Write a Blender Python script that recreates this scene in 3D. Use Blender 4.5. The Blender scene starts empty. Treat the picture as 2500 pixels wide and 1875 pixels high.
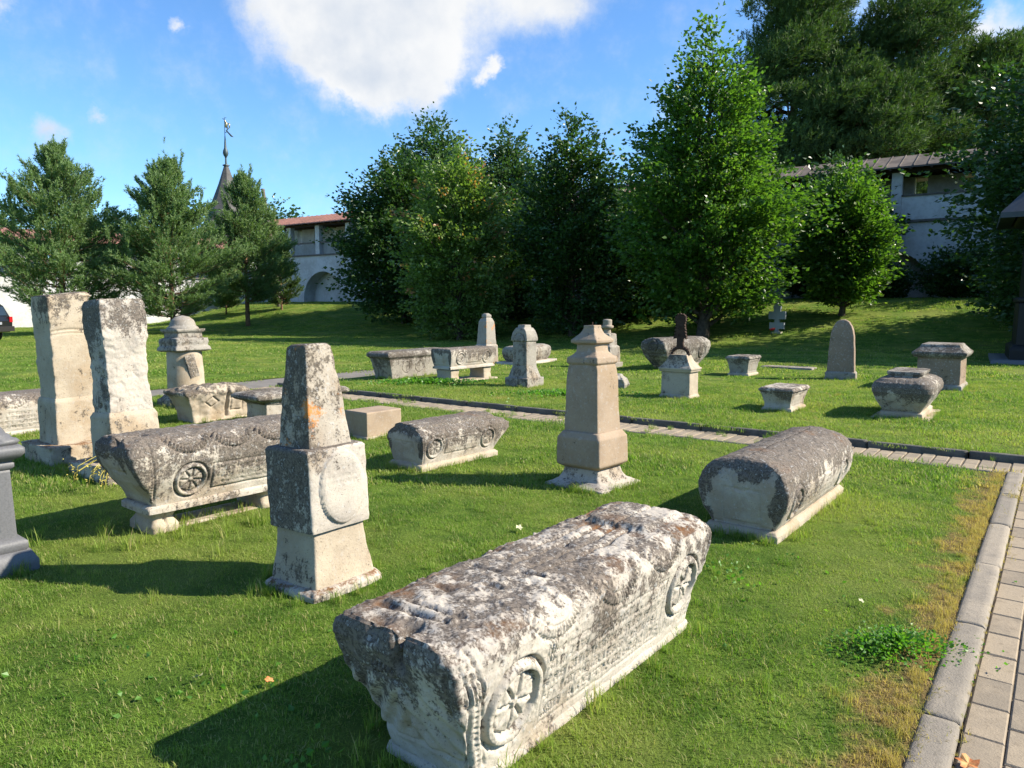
import bpy, math
import numpy as np
from math import radians as R, sin, cos, pi
rng = np.random.default_rng(7)
SC = bpy.context.scene
COL = SC.collection

# ------------------------------------------------------------ camera, sky, sun
cam = bpy.data.objects.new('camera', bpy.data.cameras.new('camera'))
COL.objects.link(cam)
cam.location = (0, 0, 1.6)
cam.rotation_euler = (R(90) - math.atan(190 / 1785), 0, 0)
cam.data.sensor_width = 36
cam.data.lens = 36 * 1785 / 2500
cam.data.clip_start = 0.05
cam.data.clip_end = 3000
SC.camera = cam

SUN_EL, SUN_AZ = 36.0, 94.0      # azimuth from +Y towards +X
sd = bpy.data.lights.new('sun', 'SUN')
sd.energy = 5.0
sd.angle = R(0.53)
sd.color = (1.0, 0.91, 0.76)
so = bpy.data.objects.new('sun', sd)
COL.objects.link(so)
so.location = (40, -3, 30)
so.rotation_euler = (R(90 - SUN_EL), 0, R(180 - SUN_AZ))

SC.view_settings.view_transform = 'Standard'
SC.view_settings.look = 'None'
SC.view_settings.exposure = 1.12
SC.view_settings.gamma = 1.0
SC.view_settings.use_curve_mapping = False
SC.cycles.max_bounces = 6
SC.cycles.diffuse_bounces = 2
SC.cycles.transparent_max_bounces = 8
SC.cycles.use_denoising = True


class NT:
    """tiny node builder"""
    def __init__(s, nt):
        s.t = nt
        nt.nodes.clear()

    def n(s, kind, ins=None, **props):
        nd = s.t.nodes.new(kind)
        for k, v in props.items():
            setattr(nd, k, v)
        if ins:
            for k, v in ins.items():
                sock = nd.inputs[k]
                if hasattr(v, 'links') or isinstance(v, bpy.types.NodeSocket):
                    s.t.links.new(v, sock)
                else:
                    sock.default_value = v
        return nd

    def m(s, op, a, b=0.0, c=None, clamp=False):
        nd = s.t.nodes.new('ShaderNodeMath')
        nd.operation = op
        nd.use_clamp = clamp
        for i, v in enumerate((a, b, c)):
            if v is None:
                continue
            if isinstance(v, bpy.types.NodeSocket):
                s.t.links.new(v, nd.inputs[i])
            else:
                nd.inputs[i].default_value = v
        return nd.outputs[0]

    def ss(s, v, lo, hi):
        nd = s.t.nodes.new('ShaderNodeMapRange')
        nd.interpolation_type = 'SMOOTHSTEP'
        s.t.links.new(v, nd.inputs[0])
        nd.inputs[1].default_value = lo
        nd.inputs[2].default_value = hi
        return nd.outputs[0]

    def mix(s, f, a, b, mode='MIX'):
        nd = s.t.nodes.new('ShaderNodeMix')
        nd.data_type = 'RGBA'
        nd.blend_type = mode
        for i, v in ((0, f), (6, a), (7, b)):
            if isinstance(v, bpy.types.NodeSocket):
                s.t.links.new(v, nd.inputs[i])
            elif i == 0:
                nd.inputs[0].default_value = v
            else:
                nd.inputs[i].default_value = (*v, 1)
        return nd.outputs[2]

    def noise(s, vec, scale, detail=4, rough=0.55, dist=0.0):
        nd = s.t.nodes.new('ShaderNodeTexNoise')
        s.t.links.new(vec, nd.inputs['Vector'])
        nd.inputs['Scale'].default_value = scale
        nd.inputs['Detail'].default_value = detail
        nd.inputs['Roughness'].default_value = rough
        nd.inputs['Distortion'].default_value = dist
        return nd.outputs[0]

    def attr(s, name):
        return s.n('ShaderNodeAttribute', attribute_name=name).outputs['Fac']


# ---- world: physical sky, clouds at their places in the sky
world = bpy.data.worlds.new('World')
SC.world = world
world.use_nodes = True
w = NT(world.node_tree)
sky = w.n('ShaderNodeTexSky', sky_type='NISHITA', sun_disc=False, sun_elevation=R(SUN_EL),
          sun_rotation=R(SUN_AZ), altitude=100.0, air_density=1.0, dust_density=0.0, ozone_density=2.6)
tc = w.n('ShaderNodeTexCoord').outputs['Generated']
warp = w.n('ShaderNodeTexNoise', {'Vector': tc, 'Scale': 9.0, 'Detail': 8.0, 'Roughness': 0.66})
wv = w.n('ShaderNodeVectorMath', {0: warp.outputs['Color'], 1: (0.5, 0.5, 0.5)}, operation='SUBTRACT').outputs[0]
wv = w.n('ShaderNodeVectorMath', {0: wv, 'Scale': 0.11}, operation='SCALE').outputs[0]
pv = w.n('ShaderNodeVectorMath', {0: tc, 1: wv}, operation='ADD').outputs[0]
BLOBS = [(-.262, .905, .365, .075), (-.235, .905, .35, .085), (-.165, .925, .345, .10), (-.16, .92, .39, .14), (-.075, .93, .365, .085),
         (.02, .925, .385, .065), (.055, .915, .395, .065), (-.16, .945, .285, .058), (-.185, .947, .266, .040), (-.232, .937, .285, .045), (-.125, .95, .285, .045), (-.20, .94, .29, .036), (-.105, .95, .30, .04),
         (-.040, .955, .286, .013), (-.032, .955, .298, .014), (-.024, .955, .309, .012), (-.38, .869, .314, .011), (-.461, .861, .217, .013),
         (-.508, .839, .195, .021), (-.54, .79, .31, .022), (.44, .842, .345, .05), (.375, .863, .36, .035), (.52, .80, .30, .03),
         (.50, .82, .30, .02), (-.9, .3, .5, .08), (-.3, -.8, .5, .12), (.2, -.95, .3, .08)]
acc = None
for (x, y, z, s) in BLOBS:
    d = w.n('ShaderNodeVectorMath', {0: pv, 1: tuple(np.array((x, y, z)) / np.linalg.norm((x, y, z)))}, operation='DISTANCE').outputs['Value']
    g = w.m('SUBTRACT', 1.15, w.m('DIVIDE', d, s))
    g = w.m('MAXIMUM', g, 0.0)
    acc = g if acc is None else w.m('ADD', acc, g)
nf = w.noise(tc, 22.0, 7, 0.62)
nl = w.noise(tc, 5.5, 4, 0.5)
dens = w.m('ADD', acc, w.m('MULTIPLY', w.m('SUBTRACT', nf, 0.5), 1.5))
alpha = w.ss(dens, -0.15, 1.5)
nm_ = w.noise(tc, 9.0, 5, 0.6)
thick = w.ss(w.m('ADD', w.m('MULTIPLY', dens, 0.05), w.m('ADD', w.m('MULTIPLY', nl, 0.7), w.m('MULTIPLY', nm_, 0.6))), 0.60, 0.98)
ccol = w.mix(thick, (1.0, 1.0, 0.99), (0.66, 0.73, 0.83))
wisp = w.m('MULTIPLY', w.ss(w.noise(tc, 3.1, 7, 0.66, 1.2), 0.56, 0.85), 0.30)
alpha = w.m('MAXIMUM', alpha, wisp)
tint = w.mix(1.0, sky.outputs[0], (0.80, 1.12, 1.40), 'MULTIPLY')
skyb = w.n('ShaderNodeBackground', {'Color': tint, 'Strength': 0.080})
clb = w.n('ShaderNodeBackground', {'Color': ccol, 'Strength': 0.46})
mx = w.n('ShaderNodeMixShader', {0: w.m('MULTIPLY', alpha, 0.96), 1: skyb.outputs[0], 2: clb.outputs[0]})
w.n('ShaderNodeOutputWorld', {'Surface': mx.outputs[0]})

# ------------------------------------------------------------ helpers
def tag(o, label=None, cat=None, group=None, kind=None):
    if label: o['label'] = label
    if cat: o['category'] = cat
    if group: o['group'] = group
    if kind: o['kind'] = kind
    return o

def obj(name, me, mat=None, parent=None, loc=(0, 0, 0), rot=(0, 0, 0)):
    o = bpy.data.objects.new(name, me)
    COL.objects.link(o)
    if mat is not None and len(me.materials) == 0:
        me.materials.append(mat)
    o.location = loc
    o.rotation_euler = rot
    if parent is not None:
        o.parent = parent
    return o

def thing(name, label, cat, loc=(0, 0, 0), rz=0.0, tilt=(0, 0), group=None):
    o = bpy.data.objects.new(name, None)
    COL.objects.link(o)
    o.empty_display_size = 0.2
    o.location = loc
    o.rotation_euler = (tilt[0], tilt[1], rz)
    return tag(o, label, cat, group)

def mk(name, V, quads=None, tris=None, smooth=True, attrs=None):
    V = np.ascontiguousarray(V, dtype=np.float32).reshape(-1, 3)
    nq = 0 if quads is None else len(quads)
    nt = 0 if tris is None else len(tris)
    me = bpy.data.meshes.new(name)
    me.vertices.add(len(V))
    me.vertices.foreach_set('co', V.ravel())
    idx = []
    if nq: idx.append(np.asarray(quads, dtype=np.int32).ravel())
    if nt: idx.append(np.asarray(tris, dtype=np.int32).ravel())
    idx = np.concatenate(idx)
    me.loops.add(len(idx))
    me.loops.foreach_set('vertex_index', idx)
    me.polygons.add(nq + nt)
    starts = np.concatenate([np.arange(nq) * 4, nq * 4 + np.arange(nt) * 3]).astype(np.int32)
    me.polygons.foreach_set('loop_start', starts)
    me.polygons.foreach_set('use_smooth', np.full(nq + nt, smooth, dtype=bool))
    if attrs:
        for k, a in attrs.items():
            at = me.attributes.new(k, 'FLOAT', 'POINT')
            at.data.foreach_set('value', np.asarray(a, dtype=np.float32).ravel())
    me.update(calc_edges=True)
    return me

BOXQ = np.array([(0, 3, 2, 1), (4, 5, 6, 7), (0, 1, 5, 4), (1, 2, 6, 5), (2, 3, 7, 6), (3, 0, 4, 7)])
def boxes(lst):
    """lst of (x0,x1,y0,y1,z0,z1) -> one mesh data"""
    V, Q = [], []
    for i, (a, b, c, d, e, f) in enumerate(lst):
        V += [(a, c, e), (b, c, e), (b, d, e), (a, d, e), (a, c, f), (b, c, f), (b, d, f), (a, d, f)]
        Q.append(BOXQ + 8 * i)
    return np.array(V), np.concatenate(Q)

def box_me(name, *lst):
    V, Q = boxes(lst)
    return mk(name, V, Q, smooth=False)

def sm(x, a, b):
    t = np.clip((x - a) / (b - a), 0, 1)
    return t * t * (3 - 2 * t)

def _h(i, j, k, s):
    n = (i * 73856093) ^ (j * 19349663) ^ (k * 83492791) ^ (s * 2654435761)
    n = (n ^ (n >> 13)) * 1274126177 & 0xffffffff
    n = (n ^ (n >> 16)) & 0xffffff
    return n / float(0xffffff)

def vn(P, seed=0):
    P = np.asarray(P, dtype=np.float64)
    F = np.floor(P)
    f = P - F
    f = f * f * (3 - 2 * f)
    I = F.astype(np.int64)
    x, y, z = I[..., 0], I[..., 1], I[..., 2]
    fx, fy, fz = f[..., 0], f[..., 1], f[..., 2]
    r = 0
    for dx in (0, 1):
        wx = fx if dx else 1 - fx
        for dy in (0, 1):
            wy = fy if dy else 1 - fy
            for dz in (0, 1):
                wz = fz if dz else 1 - fz
                r = r + wx * wy * wz * _h(x + dx, y + dy, z + dz, seed)
    return r

def fbm(P, seed=0, octv=4, gain=0.5):
    a, s, t = 1.0, 0.0, 0.0
    P = np.asarray(P, dtype=np.float64)
    for o in range(octv):
        s = s + a * (vn(P * (2.03 ** o) + 17.3 * o, seed + o) - 0.5)
        t += a
        a *= gain
    return s / t * 2      # about -1..1

# ring loft: every level is (hx, hy_near, hy_far, z, corner radius)
def ringloft(name, lv, res, seed=0, amp=0.004, chip=0.01, relief=None, dirt=None, moss=None, post=None, nscale=8.0):
    lv = [l if len(l) == 5 else (l[0], l[1], l[1], l[2], l[3]) for l in lv]
    lv = np.array(lv, dtype=float)
    n_orig = len(lv)
    ztop0 = lv[-1, 3]
    # close the top by walking inward
    hx, hn, hf, z, r = lv[-1]
    hh = (hn + hf) / 2
    mn = min(hx, hh)
    if mn > 0.003:
        k = max(2, int(mn / res / 1.3))
        for q in range(1, k + 1):
            t = q / k * mn
            lv = np.vstack([lv, (hx - t, hn - t, hf - t, z, max(0.0, min(r, (mn - t) * 0.9)))])
    D = [lv[0]]
    for a, b in zip(lv[:-1], lv[1:]):
        d = np.linalg.norm((b - a)[[0, 3]]) if abs(b[0] - a[0]) + abs(b[3] - a[3]) > 1e-6 else abs(b[1] - a[1])
        d = max(d, abs(b[1] - a[1]) * .7)
        n = max(1, int(round(d / res)))
        for i in range(1, n + 1):
            D.append(a + (b - a) * i / n)
    D = np.array(D)
    mx, my = D[:, 0].max(), (D[:, 1] + D[:, 2]).max() / 2
    nx, ny, nc = max(2, int(2 * mx / res)), max(2, int(2 * my / res)), 3
    ring = []
    for side in range(4):
        n = nx if side % 2 == 0 else ny
        dx, dy = [(0, -1), (1, 0), (0, 1), (-1, 0)][side]
        for i in range(n + 1):
            t = -1 + 2 * i / n
            ax, ay = [(t, -1), (1, t), (-t, 1), (-1, -t)][side]
            ring.append((ax, ay, dx, dy))
        a0 = [-90, 0, 90, 180][side]
        cx, cy = [(1, -1), (1, 1), (-1, 1), (-1, -1)][side]
        for i in range(1, nc):
            an = R(a0 + 90 * i / nc)
            ring.append((cx, cy, cos(an), sin(an)))
    ring = np.array(ring)
    L, N_ = len(D), len(ring)
    hx = D[:, 0][:, None]; hn = D[:, 1][:, None]; hf = D[:, 2][:, None]; z = D[:, 3][:, None]
    r = np.maximum(0, np.minimum(D[:, 4], np.minimum(D[:, 0], (D[:, 1] + D[:, 2]) / 2) * .95))[:, None]
    hh = (hn + hf) / 2
    P = np.zeros((L, N_, 3))
    P[..., 0] = ring[:, 0] * (hx - r) + ring[:, 2] * r
    P[..., 1] = (hf - hn) / 2 + ring[:, 1] * (hh - r) + ring[:, 3] * r
    P[..., 2] = z
    def normals(P):
        tr = np.roll(P, -1, 1) - np.roll(P, 1, 1)
        tl = np.gradient(P, axis=0)
        n = np.cross(tr, tl)
        return n / np.maximum(np.linalg.norm(n, axis=2, keepdims=True), 1e-9)
    N = normals(P)
    N = np.where(np.abs(N).sum(2, keepdims=True) < .1, np.array([0, 0, 1.]), N)
    N[-1] = (0, 0, 1)
    disp = amp * fbm(P * nscale, seed) + amp * .45 * fbm(P * nscale * 4, seed + 9, 3)
    h = np.zeros(P.shape[:2])
    mo = np.zeros(P.shape[:2])
    if relief is not None:
        rr = relief(P, N)
        if isinstance(rr, tuple):
            h, mo = rr
        else:
            h = rr
    # worn, broken arrises
    ex = np.abs(np.abs(P[..., 0]) - hx)
    ey = np.minimum(np.abs(P[..., 1] - hf), np.abs(P[..., 1] + hn))
    edge = np.exp(-np.maximum(ex, ey) / (chip * 2 + .004))
    zc = np.zeros(L)
    cr = np.abs(np.diff(D[:, 0], 2, prepend=D[0, 0], append=D[-1, 0]))
    c = chip * (edge * np.clip(fbm(P * 9, seed + 31, 3) * 1.6 + .35, 0, 1.3))
    inner_ = (np.arange(L) >= L - 1 - (0 if mn <= .003 else k - 1))
    c[inner_] = 0
    disp = disp + h - c
    P2 = P + N * disp[..., None]
    if post is not None:
        P2 = post(P2)
    V = P2.reshape(-1, 3)
    i = np.arange(L - 1)[:, None] * N_
    j = np.arange(N_)[None, :]
    j2 = (j + 1) % N_
    Q = np.stack([i + j, i + j2, i + j2 + N_, i + j + N_], -1).reshape(-1, 4)
    zz0, zz1 = D[0, 3], D[:, 3].max()
    if dirt is None:
        dv = sm((P[..., 2] - zz0) / (zz1 - zz0), .3, 1.0) * .55 + .35 * np.clip(N[..., 2], 0, 1)
    elif callable(dirt):
        dv = dirt(P, N)
    else:
        dv = np.full(P.shape[:2], float(dirt))
    dv = dv + np.clip(-h * 14, 0, .25)
    if moss is not None:
        mo = mo + moss(P, N)
    return mk(name, V, Q, smooth=True, attrs={'dirt': dv, 'moss': np.clip(mo, 0, 1)})

def tube(pts, rad, n=7):
    pts = np.array(pts, float); K = len(pts)
    rad = np.broadcast_to(rad, (K,))
    T = np.gradient(pts, axis=0)
    T /= np.maximum(np.linalg.norm(T, axis=1, keepdims=True), 1e-9)
    up = np.where(np.abs(T[:, 2:3]) > .9, np.array([1., 0, 0]), np.array([0, 0, 1.]))
    A = np.cross(T, up); A /= np.linalg.norm(A, axis=1, keepdims=True)
    B = np.cross(T, A)
    th = np.arange(n) / n * 2 * pi
    V = pts[:, None] + rad[:, None, None] * (A[:, None] * np.cos(th)[None, :, None] + B[:, None] * np.sin(th)[None, :, None])
    i = np.arange(K - 1)[:, None] * n; j = np.arange(n)[None]; j2 = (j + 1) % n
    Q = np.stack([i + j2, i + j, i + j + n, i + j2 + n], -1).reshape(-1, 4)
    return V.reshape(-1, 3), Q

def join(parts):
    V, Q, o = [], [], 0
    for v, q in parts:
        V.append(v); Q.append(q + o); o += len(v)
    return np.concatenate(V), np.concatenate(Q)

def lathe(name, prof, n=40, seed=0, amp=0.0):
    prof = np.array(prof, float)
    th = np.arange(n) / n * 2 * pi
    V = np.zeros((len(prof), n, 3))
    V[..., 0] = prof[:, 0:1] * np.cos(th); V[..., 1] = prof[:, 0:1] * np.sin(th); V[..., 2] = prof[:, 1:2]
    if amp:
        d = amp * fbm(V * 9, seed)
        V[..., 0] += d * np.cos(th); V[..., 1] += d * np.sin(th)
    i = np.arange(len(prof) - 1)[:, None] * n; j = np.arange(n)[None]; j2 = (j + 1) % n
    Q = np.stack([i + j, i + j2, i + j2 + n, i + j + n], -1).reshape(-1, 4)
    return mk(name, V.reshape(-1, 3), Q)

def dens(pts, step):
    """subdivide a profile polyline"""
    out = [np.array(pts[0], float)]
    for a, b in zip(pts[:-1], pts[1:]):
        a = np.array(a, float); b = np.array(b, float)
        n = max(1, int(np.linalg.norm(b - a) / step))
        out += [a + (b - a) * i / n for i in range(1, n + 1)]
    return out

# ------------------------------------------------------------ materials
def newmat(name):
    m = bpy.data.materials.new(name)
    m.use_nodes = True
    return m, NT(m.node_tree)

def stone_mat(name, light=(.43, .38, .30), mid=(.34, .30, .25), dark=(.050, .040, .032), grey=(.165, .14, .116),
              orange=0.0, rough_scale=1.0, dirtgain=1.0, bump=.6, pits=1.0, white=.6):
    m, t = newmat(name)
    P = t.n('ShaderNodeNewGeometry').outputs['Position']
    n1 = t.noise(P, 3.1 * rough_scale, 6, .6)
    n2 = t.noise(P, 13 * rough_scale, 8, .68)
    n3 = t.noise(P, 75 * rough_scale, 5, .65)
    n4 = t.noise(P, 31 * rough_scale, 4, .7, .4)
    mp = t.n('ShaderNodeMapping', {'Vector': P, 'Scale': (1.0, 1.0, .16)}).outputs[0]
    stk = t.noise(mp, 17 * rough_scale, 4, .6)
    geoN = t.n('ShaderNodeNewGeometry').outputs['Normal']
    nz = t.m('ABSOLUTE', t.n('ShaderNodeSeparateXYZ', {0: geoN}).outputs[2])
    stk = t.m('MULTIPLY', t.m('SUBTRACT', stk, .5), t.m('SUBTRACT', 1.0, nz))
    blot = t.noise(P, 1.25 * rough_scale, 3, .5)
    base = t.mix(t.ss(n1, .38, .66), light, mid)
    base = t.mix(t.m('MULTIPLY', t.ss(n3, .50, .72), .35), base, tuple(c * .55 for c in mid))
    d = t.m('ADD', t.m('MULTIPLY', t.attr('dirt'), dirtgain), .045 * dirtgain)
    d = t.m('ADD', d, t.m('MULTIPLY', t.m('SUBTRACT', n1, .5), 1.1))
    d = t.m('ADD', d, t.m('MULTIPLY', t.m('SUBTRACT', n2, .5), 1.5))
    d = t.m('ADD', d, t.m('MULTIPLY', t.m('SUBTRACT', n3, .5), .9))
    d = t.m('ADD', d, t.m('MULTIPLY', stk, .9))
    d = t.m('ADD', d, t.m('MULTIPLY', t.m('SUBTRACT', blot, .5), .9))
    mask = t.m('MULTIPLY', t.ss(d, .34, .58), .93)
    stain = t.ss(t.m('ADD', t.m('MULTIPLY', blot, .6), t.m('MULTIPLY', n1, .6)), .58, .74)
    base = t.mix(t.m('MULTIPLY', stain, .45), base, (.33, .235, .135))
    dcol = t.mix(t.ss(t.m('ADD', n4, t.m('MULTIPLY', t.m('SUBTRACT', n3, .5), .8)), .40, .62), grey, dark)
    col = t.mix(mask, base, dcol)
    # pale crustose lichen
    wl = t.m('MULTIPLY', t.ss(t.m('ADD', n4, t.m('MULTIPLY', n3, .35)), .74, .82), white)
    col = t.mix(wl, col, (.40, .385, .36))
    # black specks and pits
    sp = t.m('MULTIPLY', t.ss(t.noise(P, 120 * rough_scale, 3, .6), .63, .70), .75 * pits)
    col = t.mix(sp, col, (.07, .06, .05))
    mo = t.m('MULTIPLY', t.attr('moss'), t.ss(t.m('ADD', n2, t.m('MULTIPLY', n3, .5)), .64, .86))
    col = t.mix(mo, col, (.145, .062, .018))
    if orange:
        on = t.m('MULTIPLY', t.ss(t.m('ADD', t.noise(P, 5.2, 3, .5), t.m('MULTIPLY', t.m('SUBTRACT', n3, .5), .35)), .70 - .10 * orange, .79 - .10 * orange), .8)
        col = t.mix(on, col, (.52, .20, .04))
    hgt = t.m('ADD', t.m('MULTIPLY', n2, .6), t.m('MULTIPLY', n3, .4))
    hgt = t.m('SUBTRACT', hgt, t.m('MULTIPLY', sp, .5))
    b = t.n('ShaderNodeBump', {'Strength': bump, 'Distance': .012, 'Height': hgt})
    bs = t.n('ShaderNodeBsdfPrincipled', {'Base Color': col, 'Roughness': .92, 'Normal': b.outputs[0]})
    bs.inputs['Specular IOR Level'].default_value = .15
    t.n('ShaderNodeOutputMaterial', {'Surface': bs.outputs[0]})
    return m

def simple_mat(name, col, rough=.8, var=.25, scale=6, bump=.2, bscale=40, metal=0.0, spec=.3, col2=None, emit=None):
    m, t = newmat(name)
    P = t.n('ShaderNodeNewGeometry').outputs['Position']
    n1 = t.noise(P, scale, 6, .6)
    n2 = t.noise(P, bscale, 4, .6)
    c2 = col2 if col2 else tuple(c * (1 - var) for c in col)
    c = t.mix(t.ss(t.m('ADD', n1, t.m('MULTIPLY', t.m('SUBTRACT', n2, .5), .5)), .35, .68), col, c2)
    b = t.n('ShaderNodeBump', {'Strength': bump, 'Distance': .01, 'Height': n2})
    bs = t.n('ShaderNodeBsdfPrincipled', {'Base Color': c, 'Roughness': rough, 'Metallic': metal, 'Normal': b.outputs[0]})
    bs.inputs['Specular IOR Level'].default_value = spec
    t.n('ShaderNodeOutputMaterial', {'Surface': bs.outputs[0]})
    return m

M = {}
M['lime'] = stone_mat('weathered_limestone', light=(0.441, 0.395, 0.330), mid=(0.320, 0.288, 0.250), grey=(0.149, 0.126, 0.105), dark=(0.044, 0.035, 0.029))
M['lime_pale'] = stone_mat('pale_limestone', light=(0.409, 0.348, 0.265), mid=(0.328, 0.275, 0.208), grey=(0.129, 0.107, 0.083), dirtgain=.8, white=.3)
M['lime_orange'] = stone_mat('lichened_limestone', light=(0.372, 0.329, 0.267), mid=(0.282, 0.250, 0.209), grey=(0.119, 0.101, 0.079), orange=.75)
M['lime_rust'] = stone_mat('rusty_limestone', light=(0.307, 0.278, 0.232), mid=(0.257, 0.231, 0.195), orange=1.3)
M['sand'] = stone_mat('tan_sandstone', light=(0.325, 0.250, 0.178), mid=(0.262, 0.201, 0.146), grey=(0.124, 0.098, 0.072), dirtgain=.45, bump=.25, pits=.5, white=.35)
M['grey_lime'] = stone_mat('grey_limestone', light=(0.281, 0.258, 0.219), mid=(0.213, 0.194, 0.170), grey=(0.104, 0.090, 0.074))
M['pink'] = stone_mat('pinkish_sandstone', light=(0.259, 0.190, 0.140), mid=(0.200, 0.149, 0.112), grey=(0.099, 0.076, 0.058), dirtgain=.7, bump=.35)
M['granite'] = simple_mat('grey_granite', (.125, .125, .13), .55, .2, 90, .12, 160, spec=.4)
M['granite_pan'] = simple_mat('polished_panel', (.08, .09, .11), .3, .15, 90, .03, 160, spec=.5)
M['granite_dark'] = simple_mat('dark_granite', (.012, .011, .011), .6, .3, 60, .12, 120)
M['slate'] = simple_mat('slate_roof', (.045, .055, .07), .5, .25, 3, .1, 30)
M['iron'] = simple_mat('rusty_iron', (.055, .032, .022), .85, .4, 30, .5, 80)
M['kerb'] = simple_mat('kerb_concrete', (.245, .225, .19), .9, .45, 5, .35, 60)
M['kerb_dark'] = simple_mat('mossy_kerb_concrete', (.125, .12, .10), .9, .35, 4, .35, 60, col2=(.075, .07, .058))
M['paver'] = simple_mat('concrete_paver', (.25, .215, .17), .9, .22, 4, .35, 110, col2=(.19, .165, .13))
def var_mat(name, col, col2, stain, bump=.35):
    m, t = newmat(name)
    P = t.n('ShaderNodeNewGeometry').outputs['Position']
    rnd = t.n('ShaderNodeObjectInfo').outputs['Random']
    n1 = t.noise(P, 5, 6, .65); n2 = t.noise(P, 120, 4, .6); n3 = t.noise(P, 28, 5, .7)
    c = t.mix(t.ss(t.m('ADD', n1, t.m('MULTIPLY', t.m('SUBTRACT', rnd, .5), .5)), .3, .7), col, col2)
    c = t.mix(t.m('MULTIPLY', t.ss(n3, .52, .72), .55), c, stain)
    c = t.mix(t.m('MULTIPLY', t.ss(n2, .55, .75), .4), c, tuple(x * .6 for x in col2))
    b = t.n('ShaderNodeBump', {'Strength': bump, 'Distance': .008, 'Height': t.m('ADD', n2, n3)})
    bs = t.n('ShaderNodeBsdfPrincipled', {'Base Color': c, 'Roughness': .92, 'Normal': b.outputs[0]})
    bs.inputs['Specular IOR Level'].default_value = .2
    t.n('ShaderNodeOutputMaterial', {'Surface': bs.outputs[0]})
    return m
M['paver'] = var_mat('concrete_paver', (.30, .245, .175), (.215, .18, .135), (.15, .12, .085))
M['kerb'] = var_mat('kerb_concrete', (.29, .25, .195), (.215, .19, .155), (.13, .115, .09), .5)
M['joint'] = simple_mat('path_joint_soil', (.15, .12, .08), .95, .4, 20, .5, 90)
M['asphalt'] = simple_mat('worn_path', (.185, .17, .15), .9, .25, 3, .35, 70)
M['white'] = simple_mat('whitewash', (.60, .60, .59), .9, .12, .8, .3, 6, col2=(.46, .45, .43))
M['wood'] = simple_mat('weathered_wood', (.16, .14, .12), .85, .4, 5, .3, 30)
M['beam'] = simple_mat('dark_beam', (.07, .05, .04), .85, .4, 5, .3, 30)
M['rust_roof'] = simple_mat('rust_red_roof', (.27, .12, .09), .7, .3, 1.2, .1, 20, col2=(.21, .10, .075))
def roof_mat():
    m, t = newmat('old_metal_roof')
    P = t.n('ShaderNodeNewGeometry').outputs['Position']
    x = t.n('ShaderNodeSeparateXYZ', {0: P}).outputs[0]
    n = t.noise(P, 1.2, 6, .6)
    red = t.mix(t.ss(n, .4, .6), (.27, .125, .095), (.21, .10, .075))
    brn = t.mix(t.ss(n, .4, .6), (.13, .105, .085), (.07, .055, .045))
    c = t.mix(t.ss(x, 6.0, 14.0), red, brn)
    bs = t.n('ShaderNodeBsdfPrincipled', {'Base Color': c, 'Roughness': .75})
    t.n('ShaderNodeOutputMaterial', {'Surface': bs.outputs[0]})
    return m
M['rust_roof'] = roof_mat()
M['shingle'] = simple_mat('grey_shingle', (.10, .095, .09), .75, .35, 2, .2, 12)
M['plank'] = simple_mat('old_roof_boards', (.20, .165, .13), .85, .4, 1.5, .3, 20)
M['bark'] = simple_mat('bark', (.085, .068, .052), .95, .5, 8, .8, 25)
M['pine_bark'] = simple_mat('pine_bark', (.20, .12, .07), .95, .45, 6, .8, 20)
M['shaded_white'] = simple_mat('shaded_white_paint', (.26, .28, .30), .5, .08, 4, .05, 30)  # greyed white: shade on the memorial cross is put into the colour
M['gold'] = simple_mat('gilded_metal', (.40, .34, .20), .35, .3, 9, .05, 30, metal=.8)
M['verdigris'] = simple_mat('green_copper', (.07, .10, .11), .5, .4, 9, .1, 30, metal=.3)

def leaf_mat(name, c1, c2, c3, trans=.45, rough=.38, aut=(.45, .16, .05)):
    m, t = newmat(name)
    r = t.attr('rnd')
    P = t.n('ShaderNodeNewGeometry').outputs['Position']
    big = t.noise(P, .9, 3, .5)
    c = t.mix(t.ss(r, 0.0, .6), c1, c2)
    c = t.mix(t.m('MULTIPLY', t.ss(r, .72, 1.0), t.ss(big, .3, .7)), c, c3)
    c = t.mix(t.attr('aut'), c, aut)
    bs = t.n('ShaderNodeBsdfPrincipled', {'Base Color': c, 'Roughness': rough})
    bs.inputs['Specular IOR Level'].default_value = .45
    tc_ = t.mix(1.0, c, (1.5, 1.7, .6), 'MULTIPLY')
    tr = t.n('ShaderNodeBsdfTranslucent', {'Color': tc_})
    mx = t.n('ShaderNodeMixShader', {0: trans, 1: bs.outputs[0], 2: tr.outputs[0]})
    t.n('ShaderNodeOutputMaterial', {'Surface': mx.outputs[0]})
    return m

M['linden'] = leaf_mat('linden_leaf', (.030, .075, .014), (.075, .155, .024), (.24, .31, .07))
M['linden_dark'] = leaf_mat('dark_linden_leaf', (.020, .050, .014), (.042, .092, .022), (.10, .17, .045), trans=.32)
M['maple'] = leaf_mat('maple_leaf', (.065, .125, .032), (.135, .205, .055), (.28, .34, .12), aut=(.42, .17, .08))
M['pine'] = leaf_mat('pine_needle', (.075, .135, .045), (.14, .22, .08), (.24, .31, .13), trans=.3, rough=.65)
M['pine_dark'] = leaf_mat('dark_pine_needle', (.030, .066, .016), (.065, .115, .024), (.13, .19, .05), trans=.24, rough=.75)
M['far_tree'] = leaf_mat('far_leaf', (.035, .08, .03), (.055, .11, .04), (.08, .14, .05), trans=.3)

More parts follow.
